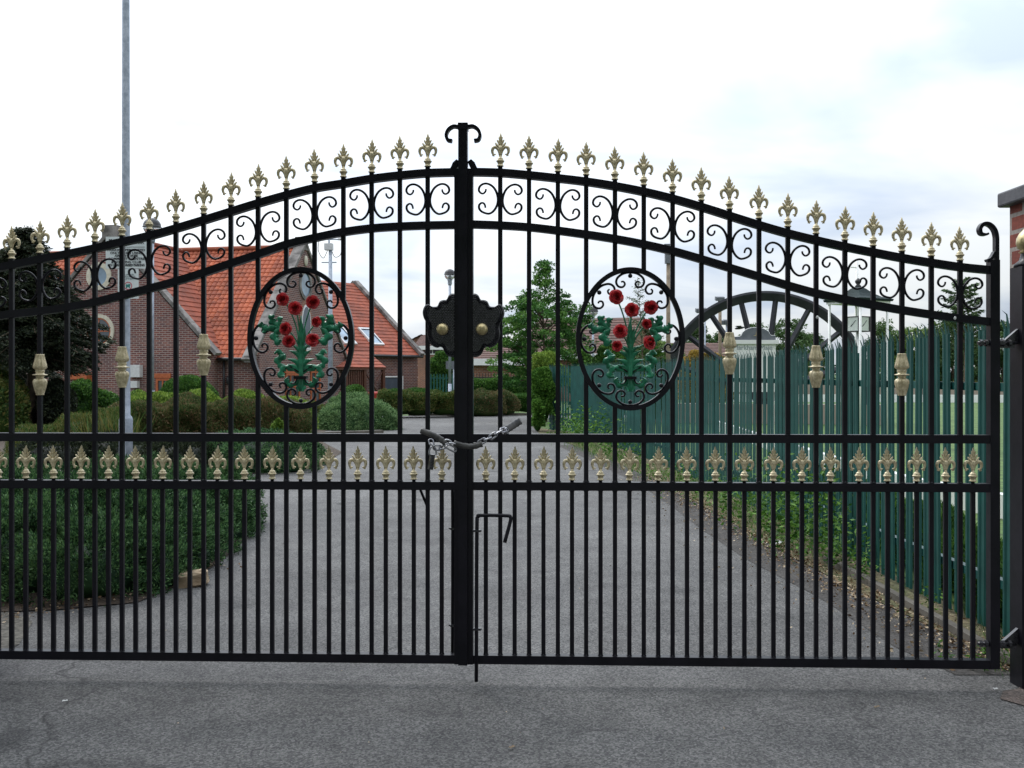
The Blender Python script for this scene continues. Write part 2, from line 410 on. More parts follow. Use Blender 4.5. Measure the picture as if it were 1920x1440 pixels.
F_LITTER = foliage('dry_leaves', ((0.12, 0.065, 0.03), (0.27, 0.18, 0.10), (0.50, 0.40, 0.27)), 4.0, trans=0.05, tone=1.0)
F_FLOWER = foliage('flowers', ((0.4, 0.3, 0.02), (0.6, 0.45, 0.05), (0.75, 0.6, 0.1)), 1.0)

def asphalt():
    m, n, b = newmat('asphalt'); oc = objc(n)
    big = noise(n, oc, 0.35, 5, 0.6); c1 = ramp2(n, big.outputs[0], (0.088, 0.087, 0.087), (0.150, 0.149, 0.146), 0.32, 0.68)
    med = noise(n, oc, 3.2, 5, 0.7); c2 = ramp2(n, med.outputs[0], (0.72, 0.72, 0.72), (1.18, 1.18, 1.18), 0.3, 0.7)
    c = mixc(n, 1.0, c1.outputs[0], c2.outputs[0], 'MULTIPLY')
    v = n.nodes.new('ShaderNodeTexVoronoi'); v.inputs['Scale'].default_value = 130; n.links.new(oc, v.inputs['Vector'])
    st = ramp2(n, v.outputs['Color'], (0.45, 0.45, 0.45), (1.9, 1.85, 1.8), 0.25, 0.9)
    c = mixc(n, 0.75, c, mixc(n, 1.0, c, st.outputs[0], 'MULTIPLY'))
    fn = noise(n, oc, 340, 2, 0.6); c4 = ramp2(n, fn.outputs[0], (0.55, 0.55, 0.55), (1.5, 1.5, 1.5), 0.3, 0.7)
    c = mixc(n, 1.0, c, c4.outputs[0], 'MULTIPLY')
    # hairline cracks and darker oil marks
    wp = noise(n, oc, 1.6, 4); wv = n.nodes.new('ShaderNodeVectorMath'); wv.operation = 'MULTIPLY_ADD'; n.links.new(wp.outputs['Color'], wv.inputs[0]); wv.inputs[1].default_value = (.9, .9, 0); n.links.new(oc, wv.inputs[2])
    ve = n.nodes.new('ShaderNodeTexVoronoi'); ve.feature = 'DISTANCE_TO_EDGE'; ve.inputs['Scale'].default_value = 0.42; n.links.new(wv.outputs[0], ve.inputs['Vector'])
    ck_ = ramp2(n, ve.outputs['Distance'], (0.42, 0.42, 0.42), (1, 1, 1), 0.0, 0.006); mk = noise(n, oc, 0.8, 2); mkr = ramp2(n, mk.outputs[0], (0, 0, 0), (1, 1, 1), 0.5, 0.6)
    c = mixc(n, mkr.outputs[0], c, mixc(n, 1.0, c, ck_.outputs[0], 'MULTIPLY'))
    oil = noise(n, oc, 2.3, 2, 0.4); olr = ramp2(n, oil.outputs[0], (1, 1, 1), (0.62, 0.62, 0.63), 0.66, 0.74); c = mixc(n, 1.0, c, olr.outputs[0], 'MULTIPLY')
    n.links.new(c, b.inputs['Base Color']); b.inputs['Roughness'].default_value = 0.82; b.inputs['Specular IOR Level'].default_value = 0.3
    ad = n.nodes.new('ShaderNodeMath'); ad.operation = 'ADD'; n.links.new(v.outputs['Distance'], ad.inputs[0]); n.links.new(fn.outputs[0], ad.inputs[1])
    bump(n, b, ad.outputs[0], 0.7, 0.004)
    return m
M_ASPH = asphalt()
def soil(name, c0, c1, s=6):
    m, n, b = newmat(name); oc = objc(n); a = noise(n, oc, s, 8, 0.7); a2 = noise(n, oc, s * 14, 3)
    c = ramp2(n, a.outputs[0], c0, c1, 0.35, 0.65); v2 = ramp2(n, a2.outputs[0], (0.55, 0.55, 0.55), (1.4, 1.4, 1.4), 0.35, 0.65)
    n.links.new(mixc(n, 1.0, c.outputs[0], v2.outputs[0], 'MULTIPLY'), b.inputs['Base Color']); b.inputs['Roughness'].default_value = 0.95
    bump(n, b, a2.outputs[0], 0.8, 0.015); return m
M_SOIL = soil('soil', (0.035, 0.025, 0.018), (0.085, 0.06, 0.042))
M_DIRT = soil('pink_dirt', (0.075, 0.064, 0.058), (0.15, 0.115, 0.098), 7)
M_GRASSG = soil('rough_grass_ground', (0.035, 0.075, 0.015), (0.085, 0.13, 0.035), 1.5)
M_LAWN = soil('bowling_lawn', (0.055, 0.105, 0.024), (0.09, 0.15, 0.036), 0.5)
M_DARKEDGE = soil('dark_edge_tarmac', (0.040, 0.036, 0.034), (0.085, 0.078, 0.072), 4)
M_PATH = soil('old_concrete', (0.07, 0.065, 0.055), (0.13, 0.12, 0.10), 2)
M_VERGE = soil('dry_verge', (0.06, 0.075, 0.025), (0.17, 0.13, 0.075), 3)
M_KERB = simple('kerb_concrete', (0.07, 0.062, 0.052), (0.14, 0.125, 0.105), rough=0.9, scale=6, bmp=0.4)

# ------------------------------------------------------------------ foliage engine (numpy)
def unit(a): return a / np.maximum(np.linalg.norm(a, axis=1, keepdims=True), 1e-9)
def leaf_arrays(C, D, L, W, fold=0.15):
    """rhombic leaves: C centres, D directions (unit), L, W arrays"""
    n = len(C); rnd = unit(RNG.normal(size=(n, 3))); S = unit(np.cross(D, rnd)); N = np.cross(S, D)
    L = np.broadcast_to(L, (n,))[:, None]; W = np.broadcast_to(W, (n,))[:, None]
    a = C - D * L * 0.5; c = C + D * L * 0.5
    b = C + S * W * 0.5 + N * W * fold - D * L * 0.05; d = C - S * W * 0.5 + N * W * fold - D * L * 0.05
    V = np.stack([a, b, c, d], 1).reshape(-1, 3)
    return V
def leaf_mesh(name, V, mat, off=(0, 0, 0), tone=None, core=None):
    n = len(V) // 4
    V = V - np.array(tuple(off)); fv = []; nf = n
    loops = np.arange(4 * n, dtype=np.int32); starts = np.arange(0, 4 * n, 4, dtype=np.int32)
    if tone is None: tone = RNG.random(n)
    tv = np.repeat(tone, 4)
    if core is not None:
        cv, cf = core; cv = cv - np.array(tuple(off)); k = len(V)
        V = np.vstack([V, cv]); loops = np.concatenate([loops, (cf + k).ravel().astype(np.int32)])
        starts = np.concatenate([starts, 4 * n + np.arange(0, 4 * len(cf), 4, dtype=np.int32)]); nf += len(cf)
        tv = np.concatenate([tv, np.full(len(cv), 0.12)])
    me = bpy.data.meshes.new(name)
    me.vertices.add(len(V)); me.vertices.foreach_set('co', V.astype(np.float32).ravel())
    me.loops.add(len(loops)); me.loops.foreach_set('vertex_index', loops)
    me.polygons.add(nf); me.polygons.foreach_set('loop_start', starts)
    me.update(calc_edges=True)
    at = me.attributes.new('tone', 'FLOAT', 'POINT'); at.data.foreach_set('value', tv.astype(np.float32))
    me.materials.append(mat); return me
def wob(Pn, s, amp):
    x, y, z = Pn[:, 0] * s, Pn[:, 1] * s, Pn[:, 2] * s
    return amp * (np.sin(x * 1.7 + y * 2.3 + 1.1) + np.sin(y * 3.1 - z * 2.2 + 0.7) + np.sin(z * 3.7 + x * 2.9 + 2.0) + 0.6 * np.sin(x * 6.1 + z * 5.3) * np.sin(y * 5.7)) / 3.2
def blob_surface(c, r, n, ex=2.0):
    """random points and normals on a superellipsoid's upper part"""
    c = np.array(c, float); r = np.array(r, float)
    d = unit(RNG.normal(size=(n, 3))); d[:, 2] = np.where(d[:, 2] < -0.35, -d[:, 2], d[:, 2])
    s = (np.abs(d) ** ex).sum(1) ** (-1.0 / ex)
    q = d * s[:, None]; nrm = unit(np.sign(q) * np.abs(q) ** (ex - 1) / r)
    return c + q * r, nrm
def inside(Pt, c, r, ex, k=0.9):
    q = np.abs((Pt - np.array(c)) / (np.array(r) * k)); return (q ** ex).sum(1) < 1
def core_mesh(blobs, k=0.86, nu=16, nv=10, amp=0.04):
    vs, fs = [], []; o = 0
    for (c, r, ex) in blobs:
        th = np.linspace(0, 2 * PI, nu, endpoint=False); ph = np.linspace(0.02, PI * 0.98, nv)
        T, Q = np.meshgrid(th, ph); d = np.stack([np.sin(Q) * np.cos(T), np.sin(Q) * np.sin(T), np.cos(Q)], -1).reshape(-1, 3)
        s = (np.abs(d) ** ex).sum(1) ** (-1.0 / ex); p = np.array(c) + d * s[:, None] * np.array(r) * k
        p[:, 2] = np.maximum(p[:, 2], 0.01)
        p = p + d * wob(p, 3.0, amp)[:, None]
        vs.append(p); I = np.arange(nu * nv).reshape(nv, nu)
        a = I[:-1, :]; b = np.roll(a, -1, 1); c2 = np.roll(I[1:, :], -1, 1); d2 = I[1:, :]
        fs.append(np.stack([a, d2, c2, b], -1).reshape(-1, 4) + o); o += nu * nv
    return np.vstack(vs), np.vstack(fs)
def bush(name, label, cat, blobs, n, L, W, mat, rough=0.05, up=0.3, clump=0, group=None, kind=None, core=0.80, parent=None, inset=0.25, rand=0.7, ws=3.0):
    """blobs: list of (centre, radii, exponent). n leaves in total"""
    vol = np.array([(b[1][0] + b[1][1]) * b[1][2] + b[1][0] * b[1][1] for b in blobs]); vol = vol / vol.sum()
    Cs, Ds = [], []
    for i, (c, r, ex) in enumerate(blobs):
        k = int(n * vol[i]) + 10
        if clump:
            kc = max(6, k // clump); p, nr = blob_surface(c, r, kc, ex)
            p = p + nr * (wob(p, ws, rough) + RNG.normal(0, rough * 0.3, kc))[:, None]
            p = np.repeat(p, clump, 0); nr = np.repeat(nr, clump, 0)
            cl = min(r) * 0.05 + L * 1.6
            dd = unit(nr * 1.0 + RNG.normal(0, 0.75, p.shape) + np.array([0, 0, up]))
            p = p + dd * (RNG.random((len(p), 1)) * cl)
        else:
            p, nr = blob_surface(c, r, k, ex)
            p = p + nr * (wob(p, 3.0, rough) - RNG.random(k) ** 2 * inset * min(r))[:, None]
            dd = unit(nr + RNG.normal(0, rand, p.shape) + np.array([0, 0, up]))
        keep = p[:, 2] > 0.005
        for j, (c2, r2, ex2) in enumerate(blobs):
            if j != i: keep &= ~inside(p, c2, r2, ex2, 0.88)
        Cs.append(p[keep]); Ds.append(dd[keep])
    C = np.vstack(Cs); D = np.vstack(Ds)
    V = leaf_arrays(C, D, L * RNG.uniform(0.6, 1.3, len(C)), W * RNG.uniform(0.7, 1.2, len(C)))
    c0 = blobs[0][0]; off = (c0[0], c0[1], 0) if parent is None else world_loc(parent)
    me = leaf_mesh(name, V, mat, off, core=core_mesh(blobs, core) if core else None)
    o = put(name, me, parent, off if parent is None else (0, 0, 0))
    if parent is None: tag(o, label, cat, group, kind)
    return o
def hedge_blobs(path, width, h, step=0.6, ex=5.0):
    out_ = []
    for (a, b) in zip(path[:-1], path[1:]):
        L_ = math.dist(a, b); k = max(1, int(L_ / step))
        for i in range(k):
            t = (i + 0.5) / k; x = a[0] + (b[0] - a[0]) * t; y = a[1] + (b[1] - a[1]) * t
            hh = h * random.uniform(0.95, 1.05); rad = max(width / 2, step * 0.8)
            out_.append(((x, y, hh / 2), (rad * random.uniform(0.95, 1.05), width / 2 * random.uniform(0.92, 1.08), hh / 2), ex))
    return out_

# ================================================================== SETTING: ground, drive, beds, lawn
def sheet(name, pts, z, mat, kind='structure'):
    mb = MB(); mb.poly([(x, y, z) for x, y in pts]); o = mb.build(name, mat); return tag(o, kind=kind)
sheet('ground', [(-900, -200), (900, -200), (900, 1600), (-900, 1600)], -0.012, M_GRASSG)
right_edge = [(2.36, 4.45), (2.27, 4.9), (2.15, 6.0), (2.06, 7.2), (2.0, 8.5), (1.93, 10.3), (1.84, 12.3), (1.5, 15.8), (1.15, 18.7), (0.62, 22.2), (0.52, 25), (0.62, 27.5), (1.1, 29.6)]
sheet('driveway', [(-22, -8), (22, -8), (22, 4.1), (2.62, 4.1)] + right_edge + [(6.0, 31.0), (6.0, 32.2), (-3.4, 31.6), (-14, 33.2), (-26, 34), (-26, 3)], 0.0, M_ASPH)
# verge strip of dead leaves and dust between drive and fence
fence_path = [(2.47, 4.8), (2.43, 6.4), (2.41, 9.0), (2.36, 11.5), (2.2, 14.0), (1.95, 17.0), (1.62, 20.0), (1.33, 22.6), (0.86, 23.6)]
sheet('verge', [(2.40, 4.3), (2.55, 4.3)] + [(x + 0.12, y) for x, y in fence_path] + right_edge[::-1][2:-1], 0.006, M_VERGE)
sheet('dirt_patch', [(2.02, 4.12), (2.08, 4.22), (2.17, 4.26), (2.24, 4.4), (2.4, 4.46), (2.75, 4.5), (2.9, 4.2), (2.75, 4.02), (2.5, 3.98), (2.38, 3.93), (2.27, 3.98), (2.18, 3.96), (2.08, 4.03)], 0.004, M_DIRT)
sheet('lawn', [(2.62, 4.6), (60, 4.6), (60, 47), (5.5, 47), (3.2, 30), (2.3, 21), (2.6, 13)], -0.004, M_LAWN)
sheet('soil_bed', [(-5.5, 4.9), (-4.0, 5.35), (-3.0, 5.60), (-2.6, 5.66), (-2.2, 5.85), (-2.12, 6.3), (-2.08, 6.9), (-2.1, 7.5), (-2.2, 8.4), (-2.32, 9.0), (-2.8, 9.6), (-3.6, 10.2), (-7, 10.8), (-9, 6)], 0.008, M_SOIL)
sheet('soil_bed', [(-8.1, 14.2), (-5.8, 13.4), (-3.6, 13.2), (-2.75, 14.2), (-2.9, 17), (-4.2, 21), (-4.4, 24), (-12, 25), (-11.5, 18)], 0.008, M_SOIL)
sheet('paved_corner', [(-4.2, 4.62), (-2.5, 4.62), (-2.45, 4.95), (-2.6, 5.4), (-2.9, 5.7), (-4.0, 5.55), (-5.5, 5.0)], 0.004, M_PATH)
sheet('dark_edge_strip', [(x - .02, y) for x, y in right_edge[:9]] + [(x - .34 - .05 * math.sin(y * 3), y) for x, y in right_edge[:9]][::-1], 0.003, M_DARKEDGE)  # darker band laid along the right edge of the drive
# kerbs
def kerb(pts, w, h, name='kerb', mat=M_KERB):
    mb = MB()
    for (a, b) in zip(pts[:-1], pts[1:]):
        dv = Vector((b[0] - a[0], b[1] - a[1], 0)); L_ = dv.length; ang = math.atan2(dv.y, dv.x)
        k = max(1, int(L_ / 0.9))
        for i in range(k):
            c = Vector((a[0], a[1], 0)) + dv * ((i + 0.5) / k)
            M_ = Matrix.Translation(c) @ Matrix.Rotation(ang + random.uniform(-.006, .006), 4, 'Z')
            mb.box(-L_ / k / 2 + .003, L_ / k / 2 - .003, -w / 2, w / 2, -0.05, h + random.uniform(-.004, .004), M_)
    o = mb.build(name, mat); tag(o, kind='structure'); return o
kerb([(2.30, 4.5), (2.29, 5.3), (2.27, 6.3), (2.24, 7.1)], 0.045, 0.05)
kerb([(-3.3, 31.75), (6.0, 32.35)], 0.14, 0.07)
kerb([(-7.9, 14.0), (-5.8, 13.2), (-3.6, 13.0)], 0.1, 0.05)
kerb([(-4.3, 21.2), (-2.9, 22.2)], 0.16, 0.09)
kerb([(-4.5, 5.42), (-3.6, 5.66), (-2.95, 5.72)], 0.05, 0.03)
# white edging of the bowling green
kerb([(4.9, 24.0), (4.4, 14.0), (4.34, 10.9), (4.62, 9.2), (5.2, 7.0)], 0.10, 0.22, 'green_edging', M_WHITE)
kerb([(9.5, 47.5), (19, 46.5), (30, 45.4)], 0.2, 0.35, 'green_edging', M_WHITE)
kerb([(9.0, 49.2), (19, 48.2), (31, 47)], 0.3, 0.85, 'terrace_edging', M_BRICK3)

# ================================================================== THE GATE
YAW = R(2.0); GD0 = 4.35; GX0 = PX(868, GD0); U = GD0 / F       # U = metres per photo pixel in the gate's plane
def G(px, py):
    k = (px - 960) / F
    u = (k * GD0 - GX0) / (math.cos(YAW) + k * math.sin(YAW)); Y = GD0 - u * math.sin(YAW)
    return (u, H - (py - HOR) / F * Y)
def GU(px): return G(px, 700)[0]
def interp(tab):
    tab = sorted(tab); xs = [a for a, b in tab]; ys = [b for a, b in tab]
    return lambda x: float(np.interp(x, xs, ys))
topL = [(-100, 519), (-28, 507), (0, 502), (80, 486), (160, 470), (226, 455), (283, 442), (333, 428), (383, 413), (433, 397.5), (483, 382), (536, 367), (592, 353), (642, 345), (696, 336), (750, 329.5), (803, 325), (856, 323.5)]
lowL = [(-100, 606), (-28, 596), (0, 592), (80, 583), (128, 576.5), (178, 567), (230, 554), (280, 541.5), (330, 528), (383, 511.5), (433, 494.5), (486, 477), (537, 459), (592, 446), (644, 435.5), (697, 428.5), (750, 425), (803, 423), (856, 422)]
topR = [(884, 323), (938, 324.5), (992, 329), (1044, 334.5), (1099, 341), (1153, 349.5), (1207, 360), (1261, 373), (1315, 388.5), (1369, 405.5), (1423, 422.5), (1477, 438), (1530, 451), (1584, 463), (1634, 473), (1691, 484), (1746, 493), (1800, 501), (1860, 507)]
lowR = [(884, 421), (938, 423), (992, 426.5), (1044, 432.5), (1099, 440), (1154, 448.5), (1207, 458.5), (1261, 471), (1314, 486), (1368, 502.5), (1423, 519), (1477, 535.5), (1530, 550), (1584, 562), (1637, 572), (1691, 581.5), (1746, 590), (1800, 597.5), (1860, 604)]
def curve_pts(tab, n=4):
    return [tuple(p) for p in catmull([(G(a, b)[0], 0, G(a, b)[1]) for a, b in tab], n)]

# ---- shared meshes of the gate's ornaments
def zx(pts, cx, cy, s):      # zoomed picture coords -> metres about an origin
    return [((x - cx) / s * U, (cy - y) / s * U) for x, y in pts]
def make_finial():
    mb = MB(); u = U / 8.73
    prof = [(40, 0), (50, 6), (50, 14), (40, 26), (36, 42), (42, 62), (58, 84), (60, 92), (50, 104), (40, 110), (44, 122), (38, 134), (24, 146), (19, 160), (17, 180)]
    mb.lathe([(r * u * 1.08, z * u) for r, z in prof], 14)
    # stem and body
    mb.tube([(0, 0, z * u) for z in (150, 200, 250, 300, 340)], [w_ * u for w_ in (22, 25, 32, 44, 40)], 8, sx=0.7)
    def petal(x0, z0, x1, z1, wd, th, y=0.0):
        a = Vector((x0, 0, z0)) * u; b = Vector((x1, 0, z1)) * u; L_ = (b - a).length; dirv = (b - a).normalized()
        M_ = Matrix(((dirv.z, 0, dirv.x), (0, 1, 0), (-dirv.x, 0, dirv.z)))
        mb.ball((a + b) / 2 + Vector((0, y * u, 0)), wd * u, th * u, L_ / 2, 10, 8, M_)
    petal(0, 290, 0, 556, 21, 24); petal(0, 300, 0, 470, 38, 13); petal(0, 400, 0, 520, 26, 11)
    for sg in (-1, 1):
        petal(sg * 3, 400, sg * 30, 492, 13, 16, -3)
        petal(sg * 5, 345, sg * 58, 446, 17, 19, -6)
        petal(sg * 7, 290, sg * 88, 398, 19, 19, -9)
        arm = [(10, 190), (18, 240), (40, 290), (74, 318), (108, 312), (124, 278), (124, 236), (110, 200), (96, 168)]
        pts = catmull([(sg * x * u, -3 * u, z * u) for x, z in arm], 3)
        rr = list(np.interp(np.linspace(0, 8, len(pts)), range(9), [18, 22, 25, 27, 28, 25, 21, 17, 8]) * u)
        mb.tube(pts, rr, 8, sx=0.8)
        mb.ball((sg * 84 * u, -4 * u, 200 * u), 16 * u, 12 * u, 12 * u, 8, 6)
        mb.ball((sg * 116 * u, -4 * u, 182 * u), 13 * u, 9 * u, 12 * u, 8, 6)
    mb.v = [(x * 1.07, y * 1.05, z) for x, y, z in mb.v]
    return mb.mesh('finial', M_GOLD)
def make_boss():
    mb = MB(); u = U
    prof = [(7, 0), (7.6, 1), (7.2, 2.5), (8.0, 5), (11.0, 17), (12.2, 24), (12.0, 28), (10, 30.5), (7.2, 32), (6.8, 34), (7.6, 36), (8, 37), (13.4, 38), (13.4, 39.4), (8, 40.4), (7.2, 42.5), (8.4, 45), (8.2, 47), (7.2, 48), (10.6, 50.5), (12.2, 53), (11.4, 58), (9.0, 68), (7.4, 75.5), (7.9, 77), (7.2, 78)]
    mb.lathe([(r * u, z * u) for r, z in prof], 48, flute=12, amp=0.07, fl=lambda i: 3 <= i <= 7 or 19 <= i <= 23)
    return mb.mesh('baluster_boss', M_GOLD)
def c_pts():
    raw = [(1688, 880), (1694, 915), (1722, 946), (1755, 937), (1778, 900), (1770, 850), (1735, 812), (1685, 800), (1630, 820), (1580, 870), (1545, 950), (1532, 1038), (1545, 1120), (1585, 1195), (1640, 1236), (1700, 1226), (1745, 1200), (1770, 1160), (1770, 1112), (1742, 1082), (1712, 1088), (1696, 1118), (1690, 1152)]
    return zx(raw, 1498, 1038, 7.38)
def make_c():
    mb = MB(); pts = catmull([(x, 0, z) for x, z in c_pts()], 4)
    n = len(pts); rr = [U * (2.2 - 0.6 * abs(2 * i / (n - 1) - 1) ** 3) for i in range(n)]
    mb.tube(pts, rr, 8, sx=1.3)
    mb.box(2.2 * U, 5.2 * U, -3.2 * U, 3.2 * U, -4.5 * U, 4.5 * U)
    return mb.mesh('scroll', M_BLACK)
ME_FIN = make_finial(); ME_BOSS = make_boss(); ME_C = make_c()

def leaf_sheet(mb, spine, width, lobes=3, curl=0.3, depth=-1, n=18):
    """lobed metal leaf along a spine in the x-z plane"""
    sp = catmull([(x, 0, z) for x, z in spine], 6); N = len(sp); rows = []
    L_ = sum((sp[i + 1] - sp[i]).length for i in range(N - 1))
    for i, p in enumerate(sp):
        t = i / (N - 1); tg = (sp[min(i + 1, N - 1)] - sp[max(i - 1, 0)]).normalized(); nn = Vector((-tg.z, 0, tg.x))
        env = math.sin(PI * min(1, t * 0.93 + 0.06)) ** 0.7
        w_ = width * env * (0.40 + 0.60 * abs(math.sin(PI * (lobes + .5) * t))) + 0.0006
        row = []
        for k in range(7):
            a = (k / 6 * 2 - 1)
            row.append(p + nn * (a * w_) + Vector((0, depth * (0.35 * width * (1 - a * a) + curl * width * t * t * 1.6 - 0.25 * width * abs(a) ** 3), 0)))
        rows.append(row)
    mb.grid(rows)
def rose_mesh():
    mb = MB(); r0 = 11 * U
    def petal(a0, wdt, r_in, r_out, dep0, dep1, flare):
        rows = []
        for i in range(6):
            t = i / 5; row = []
            for k in range(8):
                s_ = k / 7 * 2 - 1; a = a0 + s_ * wdt
                rr = r_in + (r_out - r_in) * (t ** 0.7) * (1 - 0.34 * s_ ** 4 * t) + flare * r0 * max(0, t - 0.75) * 2
                y = -1.25 * (dep0 + (dep1 - dep0) * t - flare * r0 * 1.4 * max(0, t - 0.8) * 2) - 0.06 * r0 * math.sin(3 * a + 5 * t)
                row.append(Vector((rr * math.cos(a), y, rr * math.sin(a))))
            rows.append(row)
        mb.grid(rows)
    for (n, rin, rout, d0, d1, fl, ph) in ((5, .3, 1.08, 0, .30, .26, 0), (4, .25, .78, .05, .62, .16, .5), (3, .16, .50, .1, .85, .08, .2), (2, .08, .26, .1, .95, .03, 1.1)):
        for k in range(n):
            petal(ph + 2 * PI * k / n + 0.1 * math.sin(k * 7), PI / n * 1.25, rin * r0, rout * r0, d0 * r0, d1 * r0, fl)
    mb.ball((0, -0.6 * r0, 0), 0.10 * r0, 0.5 * r0, 0.10 * r0, 8, 6)
    mb.ball((0, 0.05 * r0, 0), 0.5 * r0, 0.3 * r0, 0.5 * r0, 8, 6)
    return mb.mesh('rose', M_ROSE)
ME_ROSE = rose_mesh()
def ell_c_mesh():
    """C scroll of the medallion: back at the origin, opening towards +x"""
    raw = [(72, -30), (80, -50), (64, -72), (40, -78), (16, -100), (36, -128), (74, -132), (60, -136)]
    half = [(0, 0), (4, 42), (20, 82), (52, 118), (92, 128), (128, 108), (134, 70), (108, 48), (84, 62), (86, 84)]
    pts = [(x, z) for x, z in half[::-1]] + [(x, -z) for x, z in half[1:]]
    u = U / 4.8; sp = catmull([(x * u, 0, z * u) for x, z in pts], 4); n = len(sp)
    rr = [U * (2.35 - 0.7 * abs(2 * i / (n - 1) - 1) ** 3) for i in range(n)]
    mb = MB(); mb.tube(sp, rr, 8, sx=1.3); return mb.mesh('scroll', M_BLACK)
ME_EC = ell_c_mesh()
def ballmesh(r, mat, name):
    mb = MB(); mb.ball((0, 0, 0), r, n=14, m=10); return mb.mesh(name, mat)
ME_BALL = ballmesh(4.2 * U, M_BLACK, 'ball')

def medallion(gate, cxp, cyp, ap, bp):
    cx, cz = G(cxp, cyp); sc = (G(cxp + 50, cyp)[0] - G(cxp - 50, cyp)[0]) / (100 * U)
    a, b = ap * U * sc, bp * U * sc
    mb = MB(); mb.ribbon([(cx + a * math.cos(t), cz + b * math.sin(t)) for t in np.linspace(0, 2 * PI, 96, endpoint=False)], 8.4 * U, 0.030, closed=True)
    # little weld collars where the bars meet the ring
    ring = mb.build('medallion', M_BLACK, gate, world=False)
    for (deg, adj) in ((90, 0), (270, 0), (180, 0), (0, 0), (133, 4), (47, -4), (227, -4), (313, 4)):
        t = R(deg); p = Vector((cx + (a - 5.2 * U) * math.cos(t), 0, cz + (b - 5.2 * U) * math.sin(t)))
        nrm = Vector((-math.cos(t) / a, 0, -math.sin(t) / b)).normalized()
        ang = math.atan2(nrm.z, nrm.x)
        s_ = 0.98 * sc
        put('scroll', ME_EC, ring, p, (0, -ang, 0), (s_, 1, s_))
        put('ball', ME_BALL, ring, p + nrm * 6.5 * U + Vector((0, -0.004, 0)))
    zz = lambda x, y: (cx + (x - 597) / 4.8 * U * sc, cz - (y - 740) / 4.8 * U * sc)
    # stems
    heads = [((440, 395), 1.02), ((550, 475), 1.05), ((705, 420), 1.05), ((468, 658), 1.0), ((745, 598), 0.85), ((492, 770), 0.95), ((708, 760), 1.08)]
    if cxp > 900: heads = [((467, 364), 1.18), ((610, 482), 1.12), ((778, 457), 1.1), ((507, 674), 1.12), ((748, 606), 0.8), ((480, 806), 0.86), ((762, 777), 1.12)]
    for (hx, hy), s_ in heads:
        sg = -1 if hx < 597 else 1
        pts = [zz(597 + sg * 6, 1060), zz(597 + sg * 8, 900), zz(597 + (hx - 597) * 0.22, 900 + (hy - 900) * 0.45), zz(597 + (hx - 597) * 0.62, 900 + (hy - 900) * 0.8), zz(hx, hy)]
        mb = MB(); sp = catmull([(x, 0.0, z) for x, z in pts], 5); mb.tube(sp, [U * 1.5] * len(sp), 7); mb.build('stem', M_LEAFP, ring, world=False)
        x, z = zz(hx, hy)
        ro = put('rose', ME_ROSE, ring, (x, -0.012, z), (R(random.uniform(-22, 22)), R(random.uniform(0, 360)), R(random.uniform(-22, 22))), (s_ * sc * .96,) * 3)
    mb = MB(); sp = [zz(597, y) for y in (1215, 1150, 1090, 1000, 900, 800, 700, 600, 540)]
    mb.tube([(x, 0, z) for x, z in sp], [U * r for r in (6.4, 6.0, 4.6, 4.6, 4.2, 3.4, 2.6, 2.0, 1.4)], 9); mb.build('bouquet_stem', M_LEAFP, ring, world=False)
    # fan of slender leaves up the stem
    for (x0, y0, x1, y1, x2, y2, w_) in ((590, 1060, 575, 960, 505, 935, 8), (604, 1060, 620, 960, 690, 935, 8), (588, 1040, 560, 1000, 510, 985, 7), (606, 1040, 634, 1000, 684, 985, 7),
                                     (590, 980, 580, 890, 520, 862, 8), (604, 980, 614, 890, 668, 858, 8), (592, 930, 585, 850, 540, 812, 7), (602, 930, 610, 850, 655, 812, 7),
                                     (594, 1080, 596, 960, 590, 850, 9), (600, 1080, 606, 950, 612, 860, 8), (598, 860, 590, 760, 584, 690, 8), (600, 840, 612, 740, 624, 640, 8), (598, 760, 596, 660, 598, 560, 7),
                                     (592, 1070, 560, 1020, 540, 1010, 7), (604, 1070, 632, 1020, 652, 1010, 7)):
        mb = MB(); leaf_sheet(mb, [zz(x0, y0), zz(597 + (x1 - 597) * 1.35, y1), zz(597 + (x2 - 597) * 1.35, y2 - 12)], w_ * U / 1.7, 0.5, 0.6); mb.build('slender_leaf', M_LEAFP, ring, world=False)
    # acanthus leaves: (spine points mirrored both sides)
    ac = [([(540, 1030), (470, 1000), (430, 1020), (420, 1075), (455, 1080)], 24, 3),
          ([(430, 1010), (400, 975), (390, 930), (430, 905), (462, 890)], 22, 3),
          ([(450, 935), (430, 885), (385, 860), (362, 880)], 16, 2),
          ([(575, 1110), (540, 1150), (490, 1150), (470, 1110), (485, 1090)], 18, 3),
          ([(420, 650), (360, 640), (290, 655), (245, 625), (255, 595)], 24, 4),
          ([(400, 640), (350, 600), (335, 560), (365, 535)], 26, 3), ([(410, 640), (400, 600), (415, 565), (440, 560)], 18, 2),
          ([(420, 650), (370, 690), (365, 735), (400, 770), (430, 755)], 30, 3), ([(310, 655), (275, 670), (255, 690)], 17, 2),
          ([(590, 1130), (575, 1175), (580, 1215)], 16, 2)]
    for pts, w_, lb in ac:
        for sg in (-1, 1):
            mb = MB(); leaf_sheet(mb, [zz(597 + sg * (597 - x), y) for x, y in pts], w_ * 1.75 * U / 4.8, lb, 0.55); mb.build('acanthus_leaf', M_LEAFP, ring, world=False)
